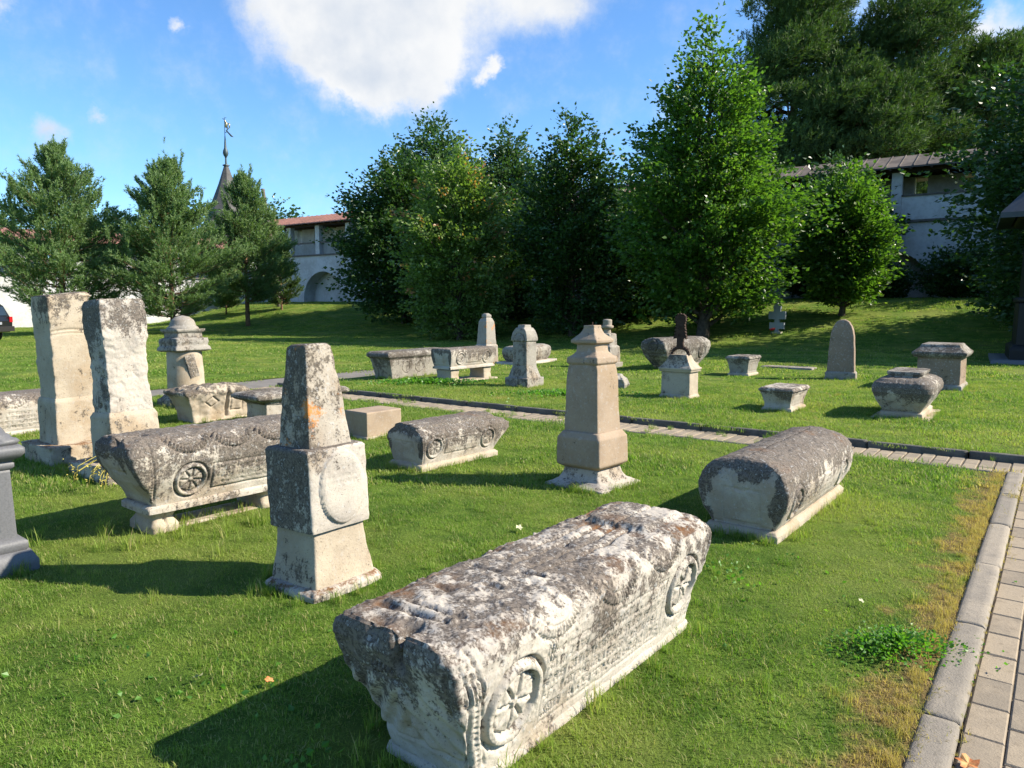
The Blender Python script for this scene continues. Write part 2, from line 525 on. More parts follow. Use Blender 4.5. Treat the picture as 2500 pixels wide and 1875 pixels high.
# grass colours by world position (dry strip along the kerb, yellow patches)
A0 = R(53)
E1 = np.array([cos(A0), sin(A0)]); E2 = np.array([sin(A0), -cos(A0)])
def grass_nodes(t, blade):
    P = t.n('ShaderNodeNewGeometry').outputs['Position']
    sx = t.n('ShaderNodeSeparateXYZ', {0: P})
    u = t.m('ADD', t.m('MULTIPLY', sx.outputs[0], float(E2[0])), t.m('MULTIPLY', sx.outputs[1], float(E2[1])))
    v = t.m('ADD', t.m('MULTIPLY', sx.outputs[0], float(E1[0])), t.m('MULTIPLY', sx.outputs[1], float(E1[1])))
    nA = t.noise(P, .55, 4, .6)
    nB = t.noise(P, 2.6, 4, .6)
    nC = t.noise(P, 9.0, 4, .65)
    g = t.mix(t.ss(t.m('ADD', nB, t.m('MULTIPLY', t.m('SUBTRACT', nC, .5), .6)), .38, .62), (.092, .190, .020), (.180, .295, .038))
    g = t.mix(t.ss(nA, .42, .66), g, (.265, .330, .065))
    # broken straw patches
    dryk = t.m('MULTIPLY', t.ss(u, -.95, -.30), t.ss(u, .1, .0))
    near = t.ss(v, 9.0, 8.5)
    dryk = t.m('MULTIPLY', dryk, near)
    far = t.m('MULTIPLY', t.ss(v, 8.9, 9.6), .19)
    dry = t.m('ADD', t.m('MULTIPLY', dryk, .62), far)
    dry = t.m('ADD', dry, t.m('MULTIPLY', t.m('SUBTRACT', nB, .5), 1.1))
    dry = t.m('ADD', dry, t.m('MULTIPLY', t.m('SUBTRACT', nC, .5), .9))
    dm = t.ss(dry, .25, .62)
    if blade:
        r = t.attr('rnd')
        g = t.mix(t.m('MULTIPLY', t.ss(r, .3, 1.0), .45), g, (.30, .36, .10))
        g = t.mix(t.m('MULTIPLY', t.ss(r, .78, .92), .8), g, (.42, .36, .17))
        c = t.mix(t.m('MULTIPLY', dm, .85), g, (.47, .33, .13))
    else:
        g = t.mix(.30, g, (.06, .075, .02))
        c = t.mix(dm, g, (.24, .17, .075))
    return P, c, nB, nC

m, t = newmat('grass_blade')
P_, c_, _, _ = grass_nodes(t, True)
bs = t.n('ShaderNodeBsdfPrincipled', {'Base Color': c_, 'Roughness': .55})
bs.inputs['Specular IOR Level'].default_value = .3
tr = t.n('ShaderNodeBsdfTranslucent', {'Color': t.mix(1.0, c_, (1.2, 1.35, .7), 'MULTIPLY')})
t.n('ShaderNodeOutputMaterial', {'Surface': t.n('ShaderNodeMixShader', {0: .48, 1: bs.outputs[0], 2: tr.outputs[0]}).outputs[0]})
M['blade'] = m
m, t = newmat('lawn')
P_, c_, nB, nC = grass_nodes(t, False)
nn = t.noise(P_, 60, 5, .7)
c_ = t.mix(t.ss(nn, .3, .7), c_, t.mix(.35, c_, (.03, .05, .01)))
b = t.n('ShaderNodeBump', {'Strength': 1.0, 'Distance': .04, 'Height': t.m('ADD', nn, nC)})
bs = t.n('ShaderNodeBsdfPrincipled', {'Base Color': c_, 'Roughness': .95, 'Normal': b.outputs[0]})
bs.inputs['Specular IOR Level'].default_value = .1
t.n('ShaderNodeOutputMaterial', {'Surface': bs.outputs[0]})
M['lawn'] = m

# ------------------------------------------------------------ terrain
W0 = np.array([26., 33.5]); WD = np.array([-.828, .56]); WD = WD / np.linalg.norm(WD)
WN = np.array([-WD[1], WD[0]]) * 1.0           # towards the camera
if WN @ (-W0) < 0: WN = -WN
WCORNER = (-22.5 - 26) / WD[0]                   # length along the wall to its far corner
V_FAR = lambda u: 9.06 + .017 * u              # kerb face on the far side of the cross path
V_NEAR = lambda u: 8.41 + .012 * u
def terrain(x, y):
    x = np.asarray(x, float); y = np.asarray(y, float)
    u = x * E2[0] + y * E2[1]; v = x * E1[0] + y * E1[1]
    d = (x - W0[0]) * WN[0] + (y - W0[1]) * WN[1]
    bank = 1.9 * sm(16 - d, 0, 13) * sm(x + .10 * (y - 50), -31, -20)
    far = .06 * sm(v - V_FAR(u), 0, .1) * sm(u, -12.7, -11.2)
    rough = .012 * fbm(np.stack([x * .9, y * .9, x * 0], -1), 5, 3)
    return bank + far + rough * 1.0

def sheet(name, us, vs, zoff, mat, label=None):
    U, Vv = np.meshgrid(us, vs)
    V2 = Vv
    X = U * E2[0] + V2 * E1[0]; Y = U * E2[1] + V2 * E1[1]
    Z = terrain(X, Y) + zoff
    n, mm = U.shape[1], U.shape[0]
    i = np.arange(mm - 1)[:, None] * n; j = np.arange(n - 1)[None]
    Q = np.stack([i + j, i + j + 1, i + j + 1 + n, i + j + n], -1).reshape(-1, 4)
    o = obj(name, mk(name, np.stack([X, Y, Z], -1), Q), mat)
    return tag(o, kind='structure')

gm = []
ground = obj('ground', mk('ground', [(-900, -300, -.12), (900, -300, -.12), (900, 1500, -.12), (-900, 1500, -.12)], [(0, 1, 2, 3)], smooth=False), M['lawn'])
tag(ground, kind='structure')

def uv_sheet(name, u0, u1, v0f, v1f, nu, nv, zoff, mat, zfix=None):
    """sheet between two v-curves in path coordinates"""
    us = np.linspace(u0, u1, nu)
    T = np.linspace(0, 1, nv)[:, None]
    v0 = np.array([v0f(a) for a in us])[None]; v1 = np.array([v1f(a) for a in us])[None]
    Vv = v0 + (v1 - v0) * T
    U = np.broadcast_to(us, Vv.shape)
    X = U * E2[0] + Vv * E1[0]; Y = U * E2[1] + Vv * E1[1]
    Z = (terrain(X, Y) if zfix is None else np.full(X.shape, float(zfix))) + zoff
    n, mm = nu, nv
    i = np.arange(mm - 1)[:, None] * n; j = np.arange(n - 1)[None]
    Q = np.stack([i + j, i + j + 1, i + j + 1 + n, i + j + n], -1).reshape(-1, 4)
    return tag(obj(name, mk(name, np.stack([X, Y, Z], -1), Q), mat), kind='structure')

uv_sheet('lawn', -12.72, -.35, lambda u: -8, lambda u: V_NEAR(u) - .06, 90, 120, 0, M['lawn'])
uv_sheet('lawn', -12.72, 70, lambda u: V_FAR(u) + .07, lambda u: 78, 240, 200, 0, M['lawn'])
uv_sheet('lawn', -75, -14.0, lambda u: -25, lambda u: 78, 140, 180, 0, M['lawn'])
uv_sheet('lawn', 1.62, 30, lambda u: -8, lambda u: V_NEAR(u) - .06, 60, 40, 0, M['lawn'])
uv_sheet('path', -14.0, -12.72, lambda u: -25, lambda u: 17, 6, 90, -.012, M['asphalt'])
uv_sheet('lawn', -14.02, -12.70, lambda u: 17, lambda u: 78, 6, 90, .003, M['lawn'])

def uvw(u, v, z=0):
    return (u * E2[0] + v * E1[0], u * E2[1] + v * E1[1], z)
RZP = A0 - pi / 2      # rotation of path-aligned things: local +y along E1

# paved paths: base plus pavers one by one
def paver_me(a, b, name='paver'):
    c = .006
    V = [(-a, -b, -.05), (a, -b, -.05), (a, b, -.05), (-a, b, -.05), (-a, -b, -.006), (a, -b, -.006), (a, b, -.006), (-a, b, -.006),
         (-a + c, -b + c, 0), (a - c, -b + c, 0), (a - c, b - c, 0), (-a + c, b - c, 0)]
    Q = [(0, 1, 5, 4), (1, 2, 6, 5), (2, 3, 7, 6), (3, 0, 4, 7), (4, 5, 9, 8), (5, 6, 10, 9), (6, 7, 11, 10), (7, 4, 8, 11), (8, 9, 10, 11)]
    return mk(name, V, Q, smooth=False)
def pave(pathobj, cells, a, b, limit, rz):
    """cells: list of (u,v,z) ordered by how large they show"""
    me = paver_me(a, b)
    me.materials.append(M['paver'])
    for k, (u, v, z) in enumerate(cells[:limit]):
        o = bpy.data.objects.new('paver', me)
        COL.objects.link(o)
        o.location = uvw(u, v, z)
        o.rotation_euler = (rng.normal(0, .006), rng.normal(0, .006), rz + rng.normal(0, .006))
        o.parent = pathobj
    rest = cells[limit:]
    if rest:
        V0 = np.zeros((12, 3)); me.vertices.foreach_get('co', np.zeros(36))
        V0 = np.array([v.co[:] for v in me.vertices]); Q0 = np.array([p.vertices[:] for p in me.polygons])
        c, s = cos(rz), sin(rz)
        Rm = np.array([[c, s, 0], [-s, c, 0], [0, 0, 1]])
        parts = []
        for (u, v, z) in rest:
            parts.append((V0 @ Rm + np.array(uvw(u, v, z)), Q0))
        V, Q = join(parts)
        o = obj('pavers', mk('pavers', V, Q, smooth=False), M['paver'], pathobj)
        o['kind'] = 'stuff'
def flat_path(name, u0, u1, v0f, v1f, z):
    return uv_sheet(name, u0, u1, v0f, v1f, 40, 2, 0, M['joint'], zfix=z)

p_right = flat_path('path', -.215, 1.5, lambda u: -6, lambda u: V_NEAR(u) - .06, -.021)
cells = []
cw, cl = .1385, .272
for c in range(12):
    for k in range(-12, 32):
        v = k * cl + (cl / 2 if c % 2 else 0)
        u = -.213 + cw * (c + .5)
        if v + cl / 2 < V_NEAR(u) - .06:
            cells.append((u, v, -.012 + rng.normal(0, .0012)))
def vis_key(cl_):
    x, y, _ = uvw(cl_[0], cl_[1])
    vis = 0 if (y > 1.9 and abs(x) < .74 * y) else 1000
    return vis + math.hypot(x, y)
cells.sort(key=vis_key)
pave(p_right, cells, cw / 2 - .0025, cl / 2 - .003, 290, RZP)

p_cross = flat_path('path', -12.7, 30, lambda u: V_NEAR(u) - .03, lambda u: V_FAR(u) - .001, -.016)
cells = []
for r_ in range(5):
    for k in range(-47, 70):
        u = k * .272 + (.136 if r_ % 2 else 0)
        lo, hi = V_NEAR(u) + .005, V_FAR(u) - .012
        v = lo + (hi - lo) * (r_ + .5) / 5
        if -12.65 < u < 18:
            cells.append((u, v, -.006 + rng.normal(0, .0012)))
cells.sort(key=lambda q: (0 if abs(uvw(q[0], q[1])[0]) < .74 * uvw(q[0], q[1])[1] else 1000) + uvw(q[0], q[1])[1])
pave(p_cross, cells, .132, .060, 290, RZP - pi / 2)

# kerbs: one stone after another
def kerb_run(n_label, u0, v0, u1, v1, wid, zb, zt, seg, mat, chamf=.012):
    k = bpy.data.objects.new('kerb', None); COL.objects.link(k); k['kind'] = 'structure'
    Ltot = math.hypot(u1 - u0, v1 - v0); n = max(1, int(Ltot / seg))
    L = Ltot / n
    a = wid / 2; b = L / 2 - .004
    lv = [(a, b, zb, .004), (a, b, zt - chamf, .004), (a - chamf, b - .004, zt, .004)]
    mes = [ringloft('kerbstone', lv, .04 if seg < 1.5 else .08, seed=40 + q, amp=.0025, chip=.010, dirt=.3, nscale=5) for q in range(4)]
    for me in mes: me.materials.append(mat)
    ang = math.atan2(v1 - v0, u1 - u0)
    for i in range(n):
        f = (i + .5) / n
        o = bpy.data.objects.new('kerbstone', mes[i % 4]); COL.objects.link(o)
        o.location = uvw(u0 + (u1 - u0) * f, v0 + (v1 - v0) * f, rng.normal(0, .003))
        o.rotation_euler = (rng.normal(0, .002), rng.normal(0, .004), RZP + ang - pi / 2 + rng.normal(0, .003))
        o.parent = k
    return k
kerb_run('', -.285, -3.2, -.285, 8.42, .135, -.1, .018, .97, M['kerb'])
kerb_run('', 1.57, -3.2, 1.57, 8.42, .135, -.1, .018, .97, M['kerb'])
kerb_run('', -12.6, V_FAR(-12.6) + .04, 24, V_FAR(24) + .04, .078, -.1, .070, .98, M['kerb_dark'])
kerb_run('', -12.6, V_NEAR(-12.6) - .035, -.36, V_NEAR(-.36) - .035, .055, -.1, .004, .98, M['kerb_dark'])

# ------------------------------------------------------------ fortress wall
def poly_mesh(name, pts, y0, y1, mat=None, axis='y'):
    """extrude an (x,z) outline between y0 and y1"""
    n = len(pts)
    V = [(p[0], y0, p[1]) for p in pts] + [(p[0], y1, p[1]) for p in pts]
    F = [list(range(n)), list(range(2 * n - 1, n - 1, -1))]
    F += [[(i + 1) % n, i, i + n, (i + 1) % n + n] for i in range(n)]
    me = bpy.data.meshes.new(name)
    me.from_pydata(V, [], F)
    me.update()
    return me

def wall_run(label, P0, P1, zb, arches, solid_to=0.0, bays=3.6, roofmat='rust_roof'):
    """local x runs along the wall, local -y faces the yard"""
    P0 = np.array(P0, float); P1 = np.array(P1, float)
    L = float(np.linalg.norm(P1 - P0)); an = math.atan2(P1[1] - P0[1], P1[0] - P0[0])
    T = thing('fortress_wall', label, 'wall', (P0[0], P0[1], zb), an)
    # inner face with arched niches cut out
    pts = [(0, -2.5)]
    R_ = 2.4
    for c in arches:
        pts += [(c - R_, -2.5), (c - R_, .2)]
        pts += [(c + R_ * cos(t), .2 + R_ * sin(t)) for t in np.linspace(pi, 0, 17)[1:-1]]
        pts += [(c + R_, .2), (c + R_, -2.5)]
    pts += [(L, -2.5), (L, 3.9), (0, 3.9)]
    obj('inner_face', poly_mesh('inner_face', pts, 0, 1.1), M['white'], T)
    obj('niche_back', box_me('niche_back', (0.01, L - .01, 1.105, 1.4, -2.5, 3.88)), M['white'], T)
    # gallery deck with its dark edge, outer wall and merlons
    obj('gallery_deck', box_me('gallery_deck', (-.02, L + .02, -.12, 2.7, 3.905, 4.02)), M['wood'], T)
    obj('outer_wall', box_me('outer_wall', (0, L, 2.71, 3.6, -2.5, 5.15)), M['white'], T)
    me = box_me('merlon', (-.82, .82, 2.75, 3.55, 5.152, 6.55)); me.materials.append(M['white'])
    k = .9
    while k < L - .8:
        o = obj('merlon', me, None, T, (k, 0, 0)); k += 2.25
    pm = box_me('post', (-.24, .24, -.02, .42, 4.022, 6.4)); pm.materials.append(M['white'])
    par = box_me('parapet', (.25, bays - .25, .02, .36, 4.023, 5.2)); par.materials.append(M['white'])
    cop = box_me('coping', (.25, bays - .25, -.06, .44, 5.202, 5.28)); cop.materials.append(M['wood'])
    rail = box_me('rail', (.25, bays - .25, .05, .17, 4.95, 5.07)); rail.materials.append(M['wood'])
    k = .3; i = 0
    while k < L - .2:
        obj('post', pm, None, T, (k, 0, 0))
        if k + bays < L:
            if k < solid_to:
                obj('parapet', par, None, T, (k, 0, 0)); obj('coping', cop, None, T, (k, 0, 0))
            else:
                obj('rail', rail, None, T, (k, 0, 0))
        k += bays
    obj('eaves_beam', box_me('eaves_beam', (-.1, L + .1, -.1, .5, 6.402, 6.62)), M['beam'], T)
    obj('wall_plate', box_me('wall_plate', (-.1, L + .1, 2.8, 3.5, 6.552, 6.75)), M['beam'], T)
    rp = [(-.75, 6.50), (1.75, 7.42), (4.3, 6.50), (4.3, 6.58), (1.75, 7.52), (-.75, 6.58)]
    V = [(0 - .3, a, b) for a, b in rp] + [(L + .3, a, b) for a, b in rp]
    n = 6
    F = [list(range(n)), list(range(2 * n - 1, n - 1, -1))] + [[(i + 1) % n, i, i + n, (i + 1) % n + n] for i in range(n)]
    me = bpy.data.meshes.new('roof'); me.from_pydata(V, [], F); me.update()
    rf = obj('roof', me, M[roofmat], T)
    sm_ = []
    k = 0
    while k < L:
        sm_.append((k, k + .04)); k += .62
    V = []; Q = []
    for i, (a, b) in enumerate(sm_):
        V += [(a, -.76, 6.585), (b, -.76, 6.585), (b, 1.75, 7.525), (a, 1.75, 7.525), (a, -.76, 6.625), (b, -.76, 6.625), (b, 1.75, 7.565), (a, 1.75, 7.565)]
        Q.append(BOXQ + 8 * i)
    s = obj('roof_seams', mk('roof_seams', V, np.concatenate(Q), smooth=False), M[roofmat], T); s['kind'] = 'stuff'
    V = []; Q = []
    for i in range(int(L / .9)):
        a = i * .9
        V += [(a, -.70, 6.42), (a + .1, -.70, 6.42), (a + .1, .5, 6.62), (a, .5, 6.62), (a, -.70, 6.50), (a + .1, -.70, 6.50), (a + .1, .5, 6.80), (a, .5, 6.80)]
        Q.append(BOXQ + 8 * i)
    s = obj('rafters', mk('rafters', V, np.concatenate(Q), smooth=False), M['beam'], T); s['kind'] = 'stuff'
    return T
WE = W0 + WD * WCORNER
# local -y must face the yard: run from far corner to near end
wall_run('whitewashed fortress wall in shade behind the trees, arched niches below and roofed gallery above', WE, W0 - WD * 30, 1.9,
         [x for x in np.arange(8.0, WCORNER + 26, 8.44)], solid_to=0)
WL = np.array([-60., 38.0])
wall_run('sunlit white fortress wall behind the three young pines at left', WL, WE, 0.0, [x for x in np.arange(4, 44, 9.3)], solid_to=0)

# parapets of the near (right hand) bays, built onto the wall's own frame
# (see the solid band under the openings at right)
wr = bpy.data.objects['fortress_wall']
pp = box_me('parapet', (0.25, 3.35, .02, .36, 4.023, 5.2)); pp.materials.append(M['white'])
pc = box_me('coping', (.25, 3.35, -.06, .44, 5.202, 5.28)); pc.materials.append(M['wood'])
Lw = WCORNER + 30
k = .3
while k < Lw - 3.6:
    if k > 38:
        obj('parapet', pp, None, wr, (k, 0, 0)); obj('coping', pc, None, wr, (k, 0, 0))
    k += 3.6

# ---- gate tower with tent roof and vane
T = thing('tower', 'distant tower with pointed grey tent roof and figured vane rising behind the third pine', 'tower', (-34.3, 90, -.75))
def octa(name, prof, n=8, rot=pi / 8):
    prof = np.array(prof, float); th = np.arange(n) / n * 2 * pi + rot
    V = np.zeros((len(prof), n, 3))
    V[..., 0] = prof[:, 0:1] * np.cos(th); V[..., 1] = prof[:, 0:1] * np.sin(th); V[..., 2] = prof[:, 1:2]
    i = np.arange(len(prof) - 1)[:, None] * n; j = np.arange(n)[None]; j2 = (j + 1) % n
    Q = np.stack([i + j, i + j2, i + j2 + n, i + j + n], -1).reshape(-1, 4)
    return mk(name, V.reshape(-1, 3), Q, smooth=False)
obj('tower_body', octa('tower_body', [(3.3, -1), (3.3, 9.6), (3.5, 9.7), (3.5, 10.1)]), M['white'], T)
obj('tent_roof', octa('tent_roof', [(3.9, 10.0), (3.5, 10.6), (2.0, 14.2), (.95, 16.9), (.22, 19.15)]), M['shingle'], T)
obj('roof_skirt', octa('roof_skirt', [(.42, 19.1), (.40, 19.2), (.12, 19.3), (.10, 20.0), (.14, 20.1)]), M['verdigris'], T)
obj('finial_ball', lathe('finial_ball', [(.12, 20.1), (.25, 20.3), (.33, 20.55), (.28, 20.85), (.15, 21.2), (.11, 21.8), (.03, 22.8)], 14), M['verdigris'], T)
vn_ = bpy.data.objects.new('vane', None); COL.objects.link(vn_); vn_.parent = T; vn_.location = (0, 0, 22.7 * .2); vn_.scale = (.8, .8, .8)
vb, vq = join([tube([(0, 0, 22.7), (.02, 0, 25.3)], [.05, .03]), tube([(0, 0, 24.95), (-.28, 0, 25.05)], .05), tube([(.02, 0, 25.1), (.3, 0, 25.2)], .035),
               tube([(.1, 0, 23.0), (.35, 0, 23.2), (.95, 0, 22.55), (1.25, 0, 22.4)], [.05, .1, .14, .04]),
               tube([(.25, 0, 23.2), (.45, 0, 23.6), (.35, 0, 23.9)], [.16, .14, .1])])
obj('vane_rod', mk('vane_rod', vb, vq), M['verdigris'], vn_)
b2, q2 = join([tube([(.18, 0, 23.75), (.28, 0, 24.15), (.2, 0, 24.5), (.1, 0, 24.62)], [.12, .24, .20, .07]), tube([(.12, 0, 24.6), (.10, 0, 24.85)], [.1, .05]),
               tube([(.3, 0, 24.4), (.72, 0, 24.3), (.75, 0, 23.8), (.55, 0, 23.5)], [.06, .12, .09, .03])])
obj('vane_figure', mk('vane_figure', b2, q2), M['gold'], vn_)

# ---- leaning wooden utility pole
T = thing('utility_pole', 'tall weathered wooden pole leaning beside the third pine', 'pole', (-17.4, 55.2, .6))
v_, q_ = tube([(0, 0, -.5), (-.15, 0, 3), (-.6, 0, 6.5), (-1.0, 0, 9.55)], [.17, .16, .14, .13], 10)
obj('shaft', mk('shaft', v_, q_), M['wood'], T)
v_, q_ = join([tube([(-1.0, 0, 9.50), (-1.0, 0, 9.62)], [.15, .12], 10), tube([(-1.12, -.12, 9.3), (-1.12, -.28, 9.3), (-1.12, -.28, 9.45)], .03)])
obj('pole_cap', mk('pole_cap', v_, q_), M['wood'], T)

# ---- monuments -----------------------------------------------------------------
def groove(d, w):
    return -np.exp(-(d / w) ** 2)
def band(x, a, b, e=.006):
    return sm(x, a - e, a + e) * (1 - sm(x, b - e, b + e))
def medal(a, b, ca, cb, R_, n=6, d=.012, sq=1.0):
    x = (a - ca); y = (b - cb) * sq
    r = np.hypot(x, y); th = np.arctan2(y, x)
    h = d * .8 * band(r, R_ * .80, R_) + d * 1.5 * groove(r - R_ * 1.08, R_ * .06) + d * 1.3 * groove(r - R_ * .76, R_ * .05)
    n = 8
    sp = np.abs(np.sin(n * th / 2 + .6)) * r * 2 / n
    h = h + (r < R_ * .74) * (d * 1.3 * groove(sp, .0065) - d * .35 * sm(np.abs(np.cos(n * th / 2 + .6)), .0, .5) * sm(r, R_ * .62, R_ * .5) * 0)
    h = h - (r < R_ * .74) * d * .8 * np.clip(np.abs(np.sin(n * th / 2 + .6)) - .35, 0, 1) * sm(r, R_ * .35, R_ * .7) + d * 1.0 * (1 - sm(r, R_ * .08, R_ * .16))
    return h
def glyphs(a, b, a0, a1, b0, b1, rh, cw, dep, seed=3):
    inside = (a > a0) & (a < a1) & (b > b0) & (b < b1)
    r = np.floor((b - b0) / rh).astype(int); c = np.floor((a - a0) / cw).astype(int)
    fy = (b - b0) / rh - r; fx = (a - a0) / cw - c
    g = np.zeros_like(a)
    def st(k): return _h(c, r, np.full_like(c, k), seed)
    ok = inside & (fy > .16) & (fy < .84)
    w = .12
    g = np.maximum(g, (np.abs(fx - .2) < w) * (st(1) > .25))
    g = np.maximum(g, (np.abs(fx - .72) < w) * (st(2) > .45))
    g = np.maximum(g, (np.abs(fy - .78) < .09) * (fx > .15) * (fx < .8) * (st(3) > .55))
    g = np.maximum(g, (np.abs(fy - .5) < .08) * (fx > .15) * (fx < .8) * (st(4) > .5))
    g = np.maximum(g, (np.abs(fy - .24) < .09) * (fx > .15) * (fx < .8) * (st(5) > .65))
    g = np.maximum(g, (np.abs(fx - fy) < .1) * (st(6) > .82))
    g = g * (st(7) > .12)
    return -dep * g * ok
def swag(a, b, ca, cb, r0, r1, d=.008, n=34):
    x = a - ca; y = b - cb
    r = np.hypot(x, y); th = np.arctan2(y, x)
    lower = (th < -.25) & (th > -pi + .25)
    m_ = band(r, r0, r1, .004) * lower
    return m_ * d * (.2 + np.sign(np.sin(th * n)) * .9) + lower * d * 1.1 * groove(r - r1 - .008, .006) + lower * d * groove(r - r0 + .006, .005)
def beads(a, b, step, rad, d):
    """holes in a row: a along, b across"""
    q = (a / step - np.round(a / step)) * step
    return -d * np.exp(-(q ** 2 + b ** 2) / rad ** 2)
def rrect(a, b, ca, cb, ha, hb, w, d):
    q = np.maximum(np.abs(a - ca) - ha, np.abs(b - cb) - hb)
    return d * groove(q, w)

def sarc_levels(hx, hy, H, z0=0.0, plinth=.07, bx=.05, byn=.08, byf=.08, top=.7, crown=.06, pl=.02, r=.02):
    """hx,hy: half size at the foot; bx,by: how far the sides swell"""
    lv = []
    if plinth > 0:
        lv += [(hx + pl, hy + pl, hy + pl, z0, .006), (hx + pl, hy + pl, hy + pl, z0 + plinth * .75, .006), (hx + pl * .3, hy + pl * .3, hy + pl * .3, z0 + plinth, .008)]
    zb = z0 + plinth
    Hs = H - plinth - crown
    for k in range(0, 13):
        t = k / 12
        s = math.sin(t * pi * top)
        lean = t ** .8
        lv.append((hx + bx * (s * .75 + lean * .25), hy + byn * (s * .45 + lean * .55), hy + byf * (s * .45 + lean * .55), zb + Hs * t, r))
    a, n, f, z, _ = lv[-1]
    for k in range(1, 7):
        t = k / 6 * pi / 2
        q = (1 - cos(t)) * crown * 1.7
        lv.append((max(a - q, .02), n - q * .35, f - q * .35, z + crown * math.sin(t) * .92, r))
    a, n, f, z, _ = lv[-1]
    k0 = len(lv)
    for k in range(1, 6):
        t = k / 5
        lv.append((a * (1 - .9 * t), n - .02 * t, f - .02 * t, z - crown * .01 * t, .003 + (r - .003) * (1 - t)))
    return lv

LABELS = []
# 1 --- the big carved sarcophagus in front
def rel_big(P, N):
    x, y, z = P[..., 0], P[..., 1], P[..., 2]
    side = sm(np.abs(N[..., 0]), .35, .7) * (z > .085)
    top = sm(N[..., 2], .55, .85)
    end = sm(-N[..., 1], .4, .8)
    ye = -(.855 + (z - .10) * .27)            # slanting edge near the near end
    s = medal(y, z, -.625, .265, .148, 6, .013)
    s += medal(y, z, .66, .285, .138, 6, .012)
    s += .009 * groove(y - ye - .045, .008) + .009 * groove(y - ye - .105, .007)
    s += beads(z, y - ye - .075, .024, .007, .008)
    yf = (.855 + (z - .10) * .25)
    s += .008 * groove(y - yf + .05, .007) + beads(z, y - yf + .08, .024, .007, .008)
    s += swag(y, z, -.40, .60, .13, .165, .0055, 52) + swag(y, z, .03, .61, .15, .19, .005, 56) + swag(y, z, .44, .60, .13, .165, .0055, 52)
    # combed feathers beside the roundel
    comb = band(z, .375, .445) * band(y, -.905, -.815)
    s += comb * .009 * np.sign(np.sin((y + .2 * z) * 330))
    comb = band(z, .35, .43) * band(y, -.46, -.41)
    s += comb * .008 * np.sign(np.sin(y * 380))
    wj = .010 * fbm(P * 14, 91, 2)
    s += glyphs(y + wj, z + wj, -.44, .46, .105, .375, .064, .020, .0075, 5) * sm(fbm(P * 8, 92, 2), -.55, .1)
    s += rrect(y, z, .01, .235, .46, .145, .005, .004)
    s += .006 * np.clip(fbm(P * np.array([14, 60, 14]), 71, 2), 0, 1) * band(z, .1, .3)
    h = side * s
    # crown of the stone: slots, cross bars, long furrows
    tp = np.zeros_like(x)
    for (yy, xa, xb) in ((-.80, -.20, .12), (-.73, -.12, .13), (-.55, -.16, -.06), (-.44, -.02, .06), (-.30, -.20, -.06), (-.26, 0, .12)):
        tp += .016 * groove(y - yy - .1 * x, .014) * band(x, xa, xb, .01)
    tp += .010 * band(y, -.79, -.755, .008) * band(x, -.19, .14, .01)
    for xx in (-.13, -.06, .02, .09):
        tp += .015 * groove(x - xx - .01 * np.sin(y * 9), .010) * band(y, -.20, .48, .03)
    tp += .022 * band(y, .50, .88, .02) * band(np.abs(x), 0, .16, .02) - .004
    tp += .010 * fbm(P * 11, 88, 3) + .007 * fbm(P * 34, 83, 3)
    tp -= .030 * np.clip(fbm(P * 7.5, 55, 2) - .35, 0, 1)
    tp += .0030 * fbm(P * 75, 89, 2) - .014 * np.clip(fbm(P * 26, 57, 2) - .35, 0, 1)
    h += top * tp
    h += side * (.0022 * fbm(P * 70, 90, 2) - .010 * np.clip(fbm(P * 24, 58, 2) - .4, 0, 1))
    # near end: two scrolls broken open, drapery folds
    notch = np.exp(-((x - .045) / .022) ** 2) * sm(z, .40, .47) * sm(-y, .84, .90)
    h -= .055 * notch
    n2_ = np.exp(-((x + .075) / .035) ** 2) * sm(z, .49, .53) * sm(-y, .84, .92)
    h -= .02 * n2_
    e = .007 * np.sin(x * 70 + (z - .3) * 55 * np.sign(x)) * band(z, .14, .36, .03)
    e += .010 * np.sign(np.sin(x * 300 + z * 80)) * band(z, .40, .435, .006) * band(x, -.09, .01, .01)
    e += .012 * groove(z - .385 - .5 * (x + .04) ** 2, .01) * band(x, -.15, .03)
    e += .011 * groove(z - .13, .008) + .009 * groove(np.abs(x) - .20 - (z - .1) * .15, .01)
    e += .010 * fbm(P * 13, 61, 3)
    h += end * e
    moss = top * (sm(-tp, -.002, .010) * .9 + .35 * sm(fbm(P * 4, 3, 3), .0, .5))
    moss = moss * sm(fbm(P * 3.1, 13, 2), -.35, .3)
    return h, moss
def dirt_big(P, N):
    z = P[..., 2]
    return .09 + .33 * sm(z, .10, .46) + .02 * np.clip(N[..., 2], 0, 1) + .22 * sm(-N[..., 1], .4, .8) * sm(z, .22, .44) - .12 * sm(-N[..., 1], .4, .8) * sm(.3 - z, 0, .15)
T = thing('sarcophagus', 'largest carved limestone sarcophagus in the foreground, mossy crown and rosette roundels on its side', 'sarcophagus',
          (.185, 3.03, -.015), -R(38.5), group='carved stone sarcophagi')
def skew(P):
    P = P.copy()
    P[..., 0] += .045 * np.clip(1 - P[..., 2] / .45, 0, 1.1)
    return P
obj('plinth', ringloft('plinth', [(.205, .83, .83, -.05, .01), (.205, .83, .83, .035, .012), (.198, .82, .82, .055, .012)], .012, 4, .004, .014, dirt=.10, post=skew), M['lime'], T)
lv = dens([(.196, .815, .815, .05, .02), (.204, .828, .825, .10, .02), (.244, .870, .860, .23, .02), (.282, .915, .905, .34, .022), (.305, .945, .935, .43, .028),
           (.308, .960, .950, .485, .035), (.292, .960, .945, .528, .045), (.262, .950, .935, .556, .045), (.218, .94, .92, .568, .04)], .2)
obj('body', ringloft('body', lv, .0048, 11, .006, .018, relief=rel_big, dirt=dirt_big, nscale=6, post=skew), M['lime'], T)

